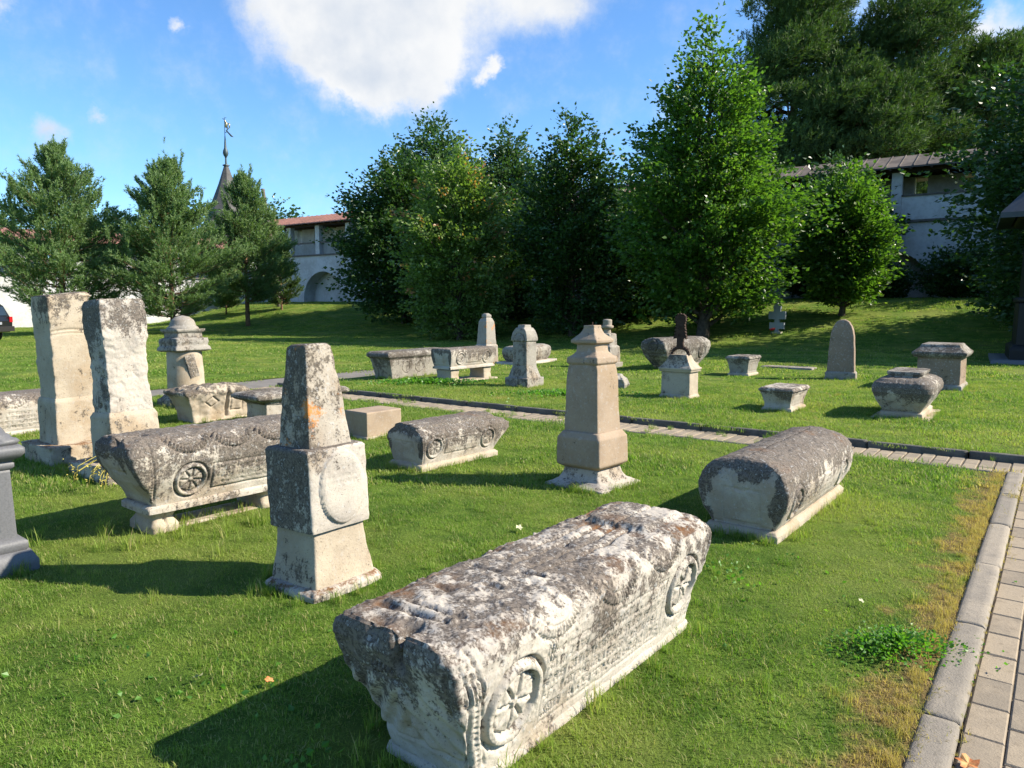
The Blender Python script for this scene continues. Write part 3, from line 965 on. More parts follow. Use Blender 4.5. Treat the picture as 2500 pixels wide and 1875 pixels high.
# generic carved sarcophagus
def rel_gen(H, L, zc, R_, ym, panel=True, sw=True, seed=5, endpanel=True, z0=0.0, d=.010, rough=.006, n=6):
    def f(P, N):
        x, y, z = P[..., 0], P[..., 1], P[..., 2] - z0
        side = sm(np.abs(N[..., 0]), .35, .7)
        end = sm(np.abs(N[..., 1]), .45, .8)
        top = sm(N[..., 2], .5, .85)
        s = medal(y, z, -ym, zc, R_, n, d) + medal(y, z, ym, zc, R_, n, d)
        ed = L / 2 + .06 * (z / H)
        s += d * .8 * groove(np.abs(y) - ed + .05, .006) + beads(z, np.abs(y) - ed + .03, .022, .006, d * .7)
        if panel:
            s += rrect(y, z, 0, zc, ym - R_ * 1.35, R_ * .80, .006, d * .9) + d * .35 * band(np.abs(y), -1, ym - R_ * 1.35) * band(np.abs(z - zc), -1, R_ * .8)
            s += glyphs(y, z, -(ym - R_ * 1.6), ym - R_ * 1.6, zc - R_ * .6, zc + R_ * .6, .036, .022, d * .45, seed)
        if sw:
            for q in (-1, 0, 1):
                s += swag(y, z, q * L * .30, H * 1.0, L * .115, L * .145, d * .8, 38)
        h = side * s
        if endpanel:
            e = rrect(x, z, 0, H * .40, .13, H * .22, .006, d * .6) + d * .5 * groove(z - H * .15, .007)
            e += beads(z, np.abs(x) - .21 - .05 * (z / H), .024, .006, d * .6)
            e += d * .6 * groove(np.hypot(x, (z - H * .72)) - .07, .007)
            h = h + end * e
        h = h + top * (rough * 1.3 * fbm(P * 22, seed + 4, 3) - rough * 3 * np.clip(fbm(P * 8, seed + 5, 2) - .35, 0, 1))
        mo = top * .5 * sm(fbm(P * 4, seed, 3), .1, .5)
        return h, mo
    return f
def dirt_gen(H, z0=0.0, base=0.0, k=.55):
    def f(P, N):
        z = (P[..., 2] - z0) / H
        rim = np.exp(-((1 - np.clip(z, 0, 1)) * 3.2)) * .12
        ex_ = np.maximum(np.abs(P[..., 0]) / .30, z * .95)
        endm = sm(-N[..., 1], .4, .8)
        blk = base + .75 * sm(ex_ + .25 * fbm(P * 9, 77, 3), .58, .86) - .12
        side_ = base + k * sm(z, .12, .85) + rim + .06 * np.clip(N[..., 2], 0, 1)
        return side_ * (1 - endm) + blk * endm
    return f

# 2 --- right-hand barrel sarcophagus by the paved cross path
T = thing('sarcophagus', 'barrel-topped sarcophagus right of centre, black lichen round a clean cream end', 'sarcophagus', (2.126, 5.652, 0), -R(37.7), group='carved stone sarcophagi')
obj('plinth', ringloft('plinth', [(.262, .885, .885, -.05, .008), (.262, .885, .885, .04, .008), (.24, .86, .86, .07, .01)], .014, 5, .003, .008, dirt=.0), M['lime_pale'], T)
lv = sarc_levels(.225, .84, .575, .0, plinth=.07, bx=.10, byn=.05, byf=.10, top=.66, crown=.19, pl=-.002, r=.02)[3:]
obj('body', ringloft('body', lv, .0085, 21, .006, .014, relief=rel_gen(.55, 1.8, .24, .12, .62, sw=False, seed=8), dirt=dirt_gen(.55)), M['lime'], T)

# 3 --- left sarcophagus raised on carved feet
T = thing('sarcophagus', 'long sarcophagus raised on stone feet at left, with fringed swags and rosettes', 'sarcophagus', (-2.22, 5.67, 0), -R(38.5), tilt=(R(-.6), 0), group='carved stone sarcophagi')
def rel_left(P, N):
    g, mo = rel_gen(.56, 1.50, .255, .118, .46, sw=False, seed=12, z0=.10, d=.012)(P, N)
    x, y, z = P[..., 0], P[..., 1], P[..., 2]
    side = sm(np.abs(N[..., 0]), .3, .6)
    s = sum(swag(y, z, q, .76, .155, .195, .012, 44) for q in (-.47, -.12, .23, .58))
    notch = np.exp(-((x - .05) / .04) ** 2) * sm(z, .6, .66) * sm(-y, .66, .72)
    return g + side * s - .05 * notch, mo
obj('plinth', ringloft('plinth', [(.218, .76, .76, .145, .008), (.218, .76, .76, .185, .008), (.208, .74, .74, .20, .01)], .012, 6, .004, .014, dirt=.22), M['lime'], T)
lv = [(.205, .715, .715, .19, .02), (.22, .74, .73, .26, .02), (.265, .82, .77, .37, .022), (.295, .875, .79, .49, .028), (.295, .90, .79, .57, .035), (.27, .90, .78, .635, .04), (.215, .88, .765, .672, .04), (.15, .865, .75, .69, .03)]
obj('body', ringloft('body', lv, .0075, 31, .006, .016, relief=rel_left, dirt=dirt_gen(.56, .12, .07, .50)), M['lime'], T)
for (yy, hw) in ((-.62, .10), (.24, .10), (.62, .10)):
    lvf = [(.19, hw, -.05, .02)] if False else [(.195, hw, hw, -.05, .02), (.195, hw, hw, .04, .03), (.155, hw - .02, hw - .02, .09, .03), (.185, hw - .01, hw - .01, .143, .015)]
    obj('foot', ringloft('foot', lvf, .014, 7 + int(yy * 10), .006, .02, dirt=.05, relief=lambda P, N: -.02 * (np.abs(P[..., 1]) < .008) * (N[..., 0] > .5)), M['lime_pale'], T, (0, yy, 0))
obj('base_slab', ringloft('base_slab', [(.15, .60, .60, -.05, .01), (.15, .60, .60, .010, .01)], .03, 8, .004, .015, dirt=.1), M['lime_pale'], T)

# 4 --- middle sarcophagus
T = thing('sarcophagus', 'short carved sarcophagus with ragged near end, between the oval-panelled obelisk and tan pillar', 'sarcophagus', (-.70, 7.54, 0), -R(40), group='carved stone sarcophagi')
def rel_mid(P, N):
    g, mo = rel_gen(.44, 1.1, .215, .105, .39, sw=True, seed=17, d=.010)(P, N)
    x, y, z = P[..., 0], P[..., 1], P[..., 2]
    rag = sm(-y, .50, .60) * sm(z, .26, .44) * np.clip(fbm(np.stack([x * 16, y * 4, z * 10], -1), 44, 3) + .2, 0, 1)
    return g - .045 * rag, mo
obj('plinth', ringloft('plinth', [(.245, .565, .565, -.05, .006), (.245, .565, .565, .04, .006), (.225, .545, .545, .06, .008)], .014, 9, .003, .008, dirt=.0), M['lime_pale'], T)
lv = [(.215, .53, .53, .05, .014), (.225, .54, .56, .10, .014), (.255, .555, .65, .20, .018), (.27, .57, .73, .29, .02), (.262, .57, .745, .345, .03), (.225, .56, .70, .385, .035), (.18, .555, .62, .405, .03), (.17, .55, .57, .43, .02), (.10, .54, .55, .45, .02)]
obj('body', ringloft('body', lv, .0085, 35, .005, .016, relief=rel_mid, dirt=lambda P, N: dirt_gen(.44, 0, .05, .5)(P, N) + .3 * sm(-N[..., 1], .3, .7) * sm(np.abs(P[..., 0]) * 1.6 + P[..., 2] * 1.3, .48, .66)), M['lime'], T)

def stack(T, parts):
    for (nm, lv, mat, kw) in parts:
        kw = dict(kw)
        obj(nm, ringloft(nm, lv, **kw), M[mat], T)

# 5 --- big obelisk with an oval panel
T = thing('obelisk', 'tallest near obelisk, orange-lichened tapering shaft on a block with a raised oval panel', 'obelisk', (-1.10, 4.13, 0), -R(39), tilt=(R(.5), R(-2.6)), group='obelisk gravestones')
def oval(P, N):
    x, y, z = P[..., 0], P[..., 1], P[..., 2]
    s = sm(N[..., 0], .5, .8)
    r = np.hypot((y - .015) / .150, (z - .585) / .205)
    return s * (.020 * (1 - sm(r, .97, 1.02)) + .006 * groove(r - .93, .025) + glyphs(y, z, -.10, .11, .59, .71, .04, .024, .0025, 9) * 1)
stack(T, [
    ('base_slab', [(.262, .262, -.08, .02), (.262, .262, .03, .02), (.24, .24, .048, .02)], 'lime', dict(res=.014, seed=1, amp=.009, chip=.03, dirt=.38, moss=lambda P, N: .8 * sm(N[..., 2], .5, .9))),
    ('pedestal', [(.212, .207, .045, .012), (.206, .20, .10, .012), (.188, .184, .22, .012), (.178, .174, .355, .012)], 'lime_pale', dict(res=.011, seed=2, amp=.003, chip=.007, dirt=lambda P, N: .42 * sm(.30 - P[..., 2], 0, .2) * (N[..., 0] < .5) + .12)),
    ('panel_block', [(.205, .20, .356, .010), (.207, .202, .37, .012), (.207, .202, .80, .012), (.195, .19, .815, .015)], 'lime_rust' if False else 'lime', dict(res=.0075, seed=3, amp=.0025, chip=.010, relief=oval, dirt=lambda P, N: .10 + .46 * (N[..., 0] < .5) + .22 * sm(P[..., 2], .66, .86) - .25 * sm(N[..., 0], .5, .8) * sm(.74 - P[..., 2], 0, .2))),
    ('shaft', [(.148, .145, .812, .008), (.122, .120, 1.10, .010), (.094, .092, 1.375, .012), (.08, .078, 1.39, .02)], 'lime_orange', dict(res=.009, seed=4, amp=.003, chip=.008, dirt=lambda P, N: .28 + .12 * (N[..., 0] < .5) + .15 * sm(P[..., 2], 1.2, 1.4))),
])

# 6 --- tan sandstone pillar
T = thing('gravestone_pillar', 'tan sandstone pillar with flared cap and concave foot standing in the middle lawn', 'gravestone', (.735, 6.56, 0), -R(41), tilt=(R(-.3), R(-1.0)))
def arch_front(P, N):
    x, y, z = P[..., 0], P[..., 1], P[..., 2]
    s = sm(-N[..., 1], .5, .8)
    inn = (np.abs(x) < .145) & (z < 1.00 + np.sqrt(np.maximum(0, .145 ** 2 - x ** 2)) * .75)
    return np.where(inn, 0, .012) * s * sm(z, .55, .6) * 0 + s * .010 * groove(np.hypot(x, (z - 1.0) * 1.25) - .15, .010) * (z > .98)
stack(T, [
    ('foot', [(.33, .33, -.06, .01), (.325, .325, .008, .01), (.27, .27, .028, .01), (.225, .225, .055, .012), (.200, .200, .10, .012), (.185, .185, .155, .012)], 'lime', dict(res=.012, seed=5, amp=.004, chip=.012, dirt=.28)),
    ('pedestal', [(.190, .190, .156, .02), (.232, .232, .185, .016), (.236, .236, .20, .014), (.232, .232, .43, .014), (.205, .205, .475, .016), (.195, .195, .485, .016)], 'sand', dict(res=.011, seed=6, amp=.0015, chip=.006, dirt=lambda P, N: .12 + .3 * sm(np.clip(fbm(P * 5, 3, 2), 0, 1), .25, .6))),
    ('shaft', [(.182, .182, .486, .008), (.176, .176, .70, .008), (.168, .168, .96, .010), (.160, .160, 1.05, .012), (.150, .150, 1.09, .012)], 'sand', dict(res=.0085, seed=7, amp=.0015, chip=.006, relief=arch_front, dirt=.1)),
    ('shoulder', [(.152, .152, 1.08, .012), (.168, .168, 1.10, .01), (.165, .165, 1.145, .01), (.135, .135, 1.17, .012), (.112, .112, 1.20, .012), (.105, .105, 1.27, .012)], 'sand', dict(res=.010, seed=8, amp=.003, chip=.010, dirt=.35)),
    ('cap', [(.108, .108, 1.26, .01), (.140, .140, 1.275, .010), (.142, .142, 1.30, .010), (.115, .115, 1.325, .010), (.080, .080, 1.36, .010), (.060, .060, 1.405, .010), (.058, .058, 1.43, .010)], 'sand', dict(res=.009, seed=9, amp=.003, chip=.008, dirt=.42)),
])
v_, q_ = tube([(.0, 0, 1.42), (.002, 0, 1.46)], .006)
obj('iron_pin', mk('iron_pin', v_, q_), M['iron'], T)

# 7 --- plain block
T = thing('stone_block', 'plain smooth tan cube of stone on a thin slab behind the obelisk', 'block', (-1.73, 9.02, 0), -R(39.5))
stack(T, [('base_slab', [(.235, .30, -.05, .006), (.235, .30, .03, .006)], 'lime_pale', dict(res=.03, seed=10, amp=.002, chip=.006, dirt=.0)),
          ('block', [(.212, .275, .03, .006), (.212, .275, .325, .006)], 'sand', dict(res=.02, seed=11, amp=.0015, chip=.004, dirt=-.1))])

# 8 --- two tall rough pillars
def rough_face(P, N):
    return .004 * fbm(P * 5, 52, 2) + .008 * fbm(P * 38, 53, 3) * (.2 + .4 * sm(N[..., 0], .3, .7)) - .022 * np.clip(fbm(P * 15, 51, 3) - .18, 0, 1)
T = thing('gravestone_pillar', 'leftmost tall cream pillar with a slanting top on a low stone base', 'gravestone', (-4.68, 7.66, 0), -R(37), tilt=(R(.5), R(-.6)), group='two tall rough pillars at left')
stack(T, [('base', [(.37, .35, -.06, .02), (.37, .35, .19, .02)], 'lime_pale', dict(res=.02, seed=12, amp=.010, chip=.04, dirt=.25, moss=lambda P, N: .9 * sm(N[..., 2], .5, .9))),
          ('pedestal', [(.235, .225, .185, .012), (.222, .212, .62, .012), (.205, .197, .66, .01)], 'lime_pale', dict(res=.014, seed=13, amp=.003, chip=.012, dirt=.12)),
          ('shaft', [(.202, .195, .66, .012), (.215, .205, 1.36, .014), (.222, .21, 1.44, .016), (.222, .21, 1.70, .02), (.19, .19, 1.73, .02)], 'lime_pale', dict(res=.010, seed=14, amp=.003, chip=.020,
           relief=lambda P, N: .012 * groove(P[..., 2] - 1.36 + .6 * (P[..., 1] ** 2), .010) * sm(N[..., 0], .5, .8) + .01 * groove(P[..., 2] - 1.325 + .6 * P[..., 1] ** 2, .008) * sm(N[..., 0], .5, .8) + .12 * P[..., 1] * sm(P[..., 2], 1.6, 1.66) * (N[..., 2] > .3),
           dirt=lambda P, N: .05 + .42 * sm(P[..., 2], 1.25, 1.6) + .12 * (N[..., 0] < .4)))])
T = thing('gravestone_pillar', 'second tall pillar from the left, rougher and leaning, rising behind the raised sarcophagus', 'gravestone', (-3.72, 6.98, 0), -R(38), tilt=(R(.5), R(-4.0)), group='two tall rough pillars at left')
stack(T, [('base', [(.43, .40, -.06, .02), (.43, .40, .145, .02)], 'lime', dict(res=.02, seed=15, amp=.012, chip=.04, dirt=.42, moss=.6 and (lambda P, N: .7 * sm(N[..., 2], .5, .9)))),
          ('pedestal', [(.225, .24, .145, .012), (.222, .235, .44, .012), (.21, .225, .56, .012), (.188, .205, .60, .01)], 'lime_pale', dict(res=.012, seed=16, amp=.004, chip=.012, dirt=.15, relief=lambda P, N: .006 * fbm(P * 14, 3, 2))),
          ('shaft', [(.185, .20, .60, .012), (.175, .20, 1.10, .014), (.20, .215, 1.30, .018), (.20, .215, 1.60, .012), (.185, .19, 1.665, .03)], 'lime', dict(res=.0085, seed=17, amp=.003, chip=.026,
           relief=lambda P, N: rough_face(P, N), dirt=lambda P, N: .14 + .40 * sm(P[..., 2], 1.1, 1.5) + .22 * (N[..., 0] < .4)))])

# 9 --- round column with a moulded cap
T = thing('column_monument', 'round column with a heavy octagonal cap and domed top, standing left behind the carved fragment', 'gravestone', (-5.26, 11.75, 0), -R(36), tilt=(0, R(-1.5)))
stack(T, [('base', [(.33, .33, -.06, .015), (.33, .33, .12, .015), (.25, .25, .20, .06)], 'grey_lime', dict(res=.02, seed=18, amp=.006, chip=.02, dirt=.35))])
obj('column', lathe('column', dens([(.24, .18), (.29, .20), (.28, .30), (.272, .60), (.262, .86), (.24, .92)], .03), 56, 19, .004), M['lime_pale'], T)
stack(T, [('capital', [(.25, .25, .875, .03), (.305, .305, .90, .03), (.295, .295, .95, .03), (.275, .275, .975, .03), (.285, .285, 1.03, .03), (.27, .27, 1.09, .03), (.20, .20, 1.11, .03)], 'grey_lime', dict(res=.016, seed=20, amp=.007, chip=.02, dirt=.3, relief=lambda P, N: .01 * groove(P[..., 2] - 1.02, .008))),
          ('neck', [(.215, .215, 1.10, .03), (.21, .21, 1.17, .03), (.245, .245, 1.20, .03), (.25, .25, 1.235, .03)], 'grey_lime', dict(res=.016, seed=21, amp=.006, chip=.015, dirt=.3))])
obj('dome', lathe('dome', dens([(.24, 1.225), (.235, 1.26), (.20, 1.29), (.19, 1.32), (.165, 1.38), (.11, 1.43), (.002, 1.455)], .015), 40, 22, .012), M['grey_lime'], T)
obj('tablet', ringloft('tablet', [(.02, .085, -.19, .01), (.02, .085, .17, .01)], .012, 23, .004, .012, dirt=.35), M['grey_lime'], T, (.262, -.04, .66), (R(14), 0, 0))

# 10 --- carved fragment
T = thing('carved_fragment', 'broken relief-carved limestone fragment flaring upward below the column', 'fragment', (-4.24, 10.38, 0), -R(38))
def rel_frag(P, N):
    x, y, z = P[..., 0], P[..., 1], P[..., 2]
    s = sm(N[..., 0], .3, .7)
    k = np.maximum(np.abs((y + .2) * .9 + (z - .28) * 1.2), np.abs((y + .2) * .9 - (z - .28) * 1.2))
    g = .02 * groove(k - .09, .012) + .02 * groove(np.maximum(np.abs(y - .18), np.abs(z - .22)) - .09, .012) + .05 * groove(y - .03, .022) * (z > .05)
    g += .016 * fbm(P * 12, 63, 2)
    b = .045 * np.abs(fbm(P * 9, 64, 2)) * sm(z, .34, .42)
    return s * g + b - .06 * np.clip(fbm(P * 7, 65, 2), 0, 1) * sm(z, .40, .46)
stack(T, [('plinth', [(.23, .46, -.05, .01), (.23, .46, .03, .01)], 'lime_pale', dict(res=.02, seed=24, amp=.003, chip=.01, dirt=-.1)),
          ('body', [(.215, .46, .40, .03, .012), (.215, .47, .40, .10, .012), (.235, .50, .40, .22, .015), (.27, .56, .40, .33, .02), (.30, .61, .38, .40, .03), (.30, .61, .34, .43, .04), (.24, .52, .28, .475, .05)], 'lime_pale',
           dict(res=.011, seed=25, amp=.006, chip=.03, relief=rel_frag, dirt=lambda P, N: -.1 + .75 * sm(P[..., 2], .30, .42)))])

# 11 --- sarcophagus with moulded lid and oval
T = thing('sarcophagus', 'sarcophagus with rolled lid and oval side panel, half hidden behind the raised one', 'sarcophagus', (-3.06, 10.15, 0), -R(39), group='carved stone sarcophagi')
def rel_lid(P, N):
    y, z = P[..., 1], P[..., 2]
    s = sm(N[..., 0], .5, .8)
    r = np.hypot((np.maximum(np.abs(y + .02) - .10, 0)) / .10, (z - .19) / .10)
    return s * (.012 * (1 - sm(r, .95, 1.05)) + .01 * groove(r - 1.1, .08) + glyphs(y, z, -.3, .3, .08, .3, .04, .025, .003, 4))
stack(T, [('body', [(.24, .60, .60, -.05, .01), (.24, .60, .60, .05, .01), (.235, .58, .58, .07, .01), (.245, .58, .58, .30, .01)], 'lime', dict(res=.012, seed=26, amp=.003, chip=.01, relief=rel_lid, dirt=.12)),
          ('lid', [(.255, .60, .60, .30, .01), (.265, .64, .64, .335, .01), (.31, .72, .70, .36, .012), (.335, .76, .73, .385, .02), (.335, .76, .73, .42, .03), (.30, .72, .70, .45, .03), (.20, .62, .60, .47, .03)], 'grey_lime', dict(res=.013, seed=27, amp=.006, chip=.02, dirt=.4))])

# 12 --- far-left sarcophagus
T = thing('sarcophagus', 'weathered sarcophagus with rows of carved letters behind the leftmost pillar', 'sarcophagus', (-6.35, 9.35, 0), -R(36) - R(90) * 0, group='carved stone sarcophagi')
lv = sarc_levels(.33, .98, .52, 0, plinth=.05, bx=.05, byn=.05, byf=.05, top=.6, crown=.14)
obj('body', ringloft('body', lv, .011, 37, .005, .014, relief=lambda P, N: (sm(N[..., 0], .4, .7) * glyphs(P[..., 1], P[..., 2], -.9, .9, .08, .30, .055, .035, .010, 21) + sm(N[..., 0], .3, .6) * sum(swag(P[..., 1], P[..., 2], q, .53, .15, .18, .01, 30) for q in (-.6, -.2, .2, .6))),
     dirt=lambda P, N: .1 + .45 * sm(P[..., 2], .25, .5)), M['lime'], T)

# 13 --- grey granite monument at the left edge
T = thing('granite_monument', 'polished grey granite monument with carved drapery cut by the left edge of the picture', 'monument', (-3.49, 4.29, 0), -R(39))
stack(T, [('base_slab', [(.42, .42, -.06, .008), (.42, .42, .06, .008), (.39, .39, .12, .01)], 'granite', dict(res=.03, seed=28, amp=.001, chip=.003)),
          ('plinth', [(.37, .37, .12, .006), (.38, .38, .135, .008), (.38, .38, .175, .008), (.345, .345, .20, .006)], 'granite', dict(res=.02, seed=29, amp=.0005, chip=.001)),
          ('die', [(.335, .335, .20, .004), (.325, .325, .62, .004)], 'granite', dict(res=.02, seed=30, amp=.0005, chip=.001)),
          ('cornice', [(.328, .328, .62, .004), (.345, .345, .635, .006), (.345, .345, .66, .006), (.332, .332, .668, .006), (.375, .375, .695, .01), (.395, .395, .72, .02), (.395, .395, .75, .02), (.375, .375, .77, .02)], 'granite', dict(res=.018, seed=31, amp=.0005, chip=.001))])
obj('panel', ringloft('panel', [(.012, .25, .25, .002), (.012, .25, .575, .002)], .02, 32, 0, 0), M['granite_pan'], T, (.326, 0, 0))
lv = [(.36, .36, .77, .06), (.375, .375, .79, .07), (.32, .32, .85, .09), (.22, .22, .90, .09), (.14, .14, .915, .07)]
obj('drapery', ringloft('drapery', lv, .011, 33, .004, 0, relief=lambda P, N: .018 * np.abs(fbm(P * 13, 8, 2)) + .010 * np.sin(np.arctan2(P[..., 1], P[..., 0]) * 17 + P[..., 2] * 40) * sm(P[..., 2], .77, .80), nscale=12), M['granite'], T)
obj('urn', lathe('urn', dens([(.07, .90), (.06, .93), (.18, .97), (.25, 1.03), (.26, 1.09), (.20, 1.15), (.05, 1.19), (.002, 1.21)], .015), 32), M['granite'], T)

# 14 --- the stones beyond the cross path (lawn there is 0.1 higher)
Z1 = .06
T = thing('sarcophagus', 'flat-topped sarcophagus with tapering end, first of the far row behind the obelisk', 'sarcophagus', (-2.22, 16.45, Z1), -R(37), group='carved stone sarcophagi')
lv = [(.27, .92, .92, -.05, .012), (.27, .93, .92, .06, .012), (.285, .97, .95, .22, .012), (.31, 1.03, 1.0, .42, .015), (.345, 1.10, 1.05, .46, .012), (.345, 1.10, 1.05, .52, .012), (.31, 1.04, 1.0, .57, .02)]
obj('body', ringloft('body', lv, .02, 41, .005, .014, relief=lambda P, N: sm(N[..., 0], .5, .8) * (medal(P[..., 1], P[..., 2], -.5, .24, .13, 6, .014) + medal(P[..., 1], P[..., 2], -.1, .24, .13, 6, .014) + .012 * groove(P[..., 2] - .40, .01)), dirt=lambda P, N: .2 + .35 * sm(P[..., 2], .1, .5)), M['grey_lime'], T)

T = thing('sarcophagus', 'pale sarcophagus with two rosettes standing on two stone feet in the far row', 'sarcophagus', (-1.00, 15.28, Z1), -R(39), group='carved stone sarcophagi')
lv = sarc_levels(.235, .66, .42, .27, plinth=.05, bx=.06, byn=.04, byf=.05, top=.62, crown=.05)
obj('body', ringloft('body', lv, .014, 42, .004, .010, relief=rel_gen(.42, 1.36, .22, .125, .40, sw=False, seed=33, z0=.27, d=.014), dirt=dirt_gen(.42, .27, .02, .5)), M['lime'], T)
for yy in (-.50, .50):
    obj('foot', ringloft('foot', [(.22, .13, 0, .01), (.22, .13, .02, .01), (.205, .12, .14, .02), (.21, .13, .255, .01)], .02, 43, .003, .012, dirt=-.1), M['lime_pale'], T, (0, yy, 0))
obj('base_slab', ringloft('base_slab', [(.30, .74, -.05, .01), (.30, .74, .03, .01)], .04, 44, .003, .01, dirt=.1), M['lime_pale'], T)

T = thing('obelisk', 'slim obelisk with an orange-lichened edge in front of the dark trees, farthest of the stones', 'obelisk', (-.71, 20.4, Z1), -R(44), group='obelisk gravestones')
stack(T, [('pedestal', [(.235, .235, -.05, .01), (.235, .235, .02, .01), (.225, .225, .46, .01), (.19, .19, .50, .01)], 'lime_orange', dict(res=.02, seed=45, amp=.003, chip=.008, dirt=.05)),
          ('shaft', [(.195, .195, .50, .008), (.158, .158, 1.12, .008), (.115, .115, 1.20, .01), (.085, .085, 1.235, .01)], 'lime_rust', dict(res=.02, seed=46, amp=.003, chip=.01, dirt=.05)),
          ('cap', [(.095, .095, 1.235, .01), (.105, .105, 1.25, .01), (.10, .10, 1.30, .01), (.05, .05, 1.345, .01)], 'grey_lime', dict(res=.02, seed=47, amp=.003, chip=.008, dirt=.3))])

T = thing('gravestone_pillar', 'grey stele with an arched hood and tapered foot on a square base, left of the tan pillar', 'gravestone', (.24, 14.05, Z1), -R(38))
stack(T, [('base', [(.27, .27, -.05, .01), (.27, .27, .18, .012)], 'grey_lime', dict(res=.02, seed=48, amp=.006, chip=.02, dirt=.3)),
          ('shaft', [(.235, .225, .18, .01), (.20, .19, .30, .01), (.172, .162, .40, .01), (.165, .155, .86, .01)], 'grey_lime', dict(res=.016, seed=49, amp=.003, chip=.008, relief=lambda P, N: rrect(P[..., 0], P[..., 2], 0, .62, .11, .20, .01, .012) * sm(-N[..., 1], .5, .8), dirt=.22)),
          ('hood', [(.165, .155, .86, .008), (.19, .18, .885, .01), (.19, .18, .93, .01), (.178, .172, 1.00, .012), (.15, .16, 1.07, .012), (.10, .15, 1.125, .012), (.085, .11, 1.135, .01), (.08, .10, 1.185, .01)], 'grey_lime', dict(res=.014, seed=50, amp=.003, chip=.008, dirt=.32,
            relief=lambda P, N: .016 * groove(np.hypot(P[..., 0], P[..., 2] - .90) - .13, .012) * sm(-N[..., 1], .4, .8)))])

T = thing('sarcophagus', 'low rounded grey sarcophagus on a slab peeping out right of the arched stele', 'sarcophagus', (.42, 20.1, Z1), -R(30), group='carved stone sarcophagi')
obj('base_slab', ringloft('base_slab', [(.42, 1.0, -.05, .01), (.42, 1.0, .06, .01)], .05, 51, .003, .01, dirt=.0), M['lime'], T)
lv = sarc_levels(.23, .75, .44, .06, plinth=.0, bx=.09, byn=.12, byf=.12, top=.7, crown=.14)
obj('body', ringloft('body', lv, .022, 52, .006, .012, relief=rel_gen(.44, 1.5, .2, .11, .5, sw=False, seed=34), dirt=.3), M['grey_lime'], T)

T = thing('column_monument', 'slender stacked grey column with a cylinder finial just behind the tan pillar', 'gravestone', (2.42, 18.6, Z1), -R(40))
stack(T, [('base', [(.30, .30, -.05, .01), (.30, .30, .12, .01), (.27, .27, .13, .01)], 'grey_lime', dict(res=.025, seed=53, amp=.005, chip=.02, dirt=.2)),
          ('block', [(.25, .25, .13, .01), (.24, .24, .52, .012), (.20, .20, .56, .012)], 'grey_lime', dict(res=.02, seed=54, amp=.005, chip=.02, dirt=.25)),
          ('upper_block', [(.185, .185, .56, .012), (.175, .175, .84, .012), (.14, .14, .86, .012)], 'grey_lime', dict(res=.02, seed=55, amp=.004, chip=.015, dirt=.25))])
obj('finial', lathe('finial', dens([(.10, .85), (.085, .96), (.15, .99), (.16, 1.03), (.15, 1.05), (.115, 1.06), (.115, 1.19), (.09, 1.21), (.002, 1.215)], .02), 28, 56, .003), M['grey_lime'], T)

T = thing('stone_fragment', 'small grey rounded rock lying right of the tan pillar on the far lawn', 'rock', (2.0, 13.85, Z1), -R(20))
obj('rock', ringloft('rock', [(.17, .20, -.05, .03), (.20, .22, .06, .03), (.17, .22, .17, .03), (.10, .13, .25, .03)], .014, 57, .03, .05, dirt=.3, nscale=5), M['grey_lime'], T)

T = thing('sarcophagus', 'fat bulging dark-grey sarcophagus with a scroll end behind the iron-cross pedestal', 'sarcophagus', (4.12, 18.3, Z1), -R(46), group='carved stone sarcophagi')
obj('plinth', ringloft('plinth', [(.26, .62, -.05, .01), (.26, .62, .12, .01)], .03, 58, .004, .012, dirt=.05), M['lime_pale'], T)
lv = [(.24, .72, .72, .10, .02), (.29, .80, .80, .20, .03), (.35, .95, .95, .36, .04), (.37, 1.04, 1.05, .52, .06), (.35, 1.06, 1.06, .64, .07), (.28, 1.02, 1.02, .72, .07), (.18, .98, .95, .77, .06)]
obj('body', ringloft('body', lv, .017, 59, .010, .02, dirt=lambda P, N: .3 + .25 * sm(P[..., 2], .2, .5), relief=lambda P, N: (sm(-N[..., 1], .4, .8) * (medal(P[..., 0], P[..., 2], .02, .60, .13, 1, .03) + .02 * groove(P[..., 2] - .40, .012)) + sm(N[..., 0], .4, .7) * medal(P[..., 1], P[..., 2], .62, .42, .17, 6, .016) + .03 * np.abs(fbm(P * 6, 5, 2)) * sm(N[..., 2], .4, .8) * (P[..., 1] < -.4))), M['grey_lime'], T)

T = thing('pedestal', 'white-sided stone pedestal with concave roof and rusty openwork iron cross on top', 'gravestone', (2.84, 12.32, Z1), -R(38))
stack(T, [('foot', [(.285, .20, -.05, .01), (.285, .20, .03, .01), (.26, .175, .07, .01)], 'lime_pale', dict(res=.02, seed=60, amp=.003, chip=.01, dirt=.1)),
          ('die', [(.26, .175, .07, .008), (.255, .17, .44, .008)], 'lime_pale', dict(res=.014, seed=61, amp=.002, chip=.006, dirt=lambda P, N: .50 * sm(-N[..., 1], .4, .8) - .15)),
          ('cornice', [(.26, .175, .44, .006), (.285, .20, .45, .006), (.285, .20, .475, .006), (.30, .215, .485, .006), (.30, .215, .515, .006)], 'lime_pale', dict(res=.014, seed=62, amp=.002, chip=.006, dirt=.15)),
          ('roof', [(.295, .21, .515, .006), (.25, .165, .56, .006), (.20, .125, .63, .006), (.165, .10, .71, .008), (.155, .09, .73, .008)], 'lime_pale', dict(res=.014, seed=63, amp=.002, chip=.008, dirt=lambda P, N: .45 * (N[..., 1] < -.2) + .02))])
cr = bpy.data.objects.new('iron_cross', None); COL.objects.link(cr); cr.parent = T; cr.location = (-.005, 0, .725)
arc = [(.15 * cos(t), 0, .12 * sin(t) + .0) for t in np.linspace(0, pi, 13)]
v_, q_ = tube(arc, [.028] * 13, 8)
knobs = [(v_, q_)]
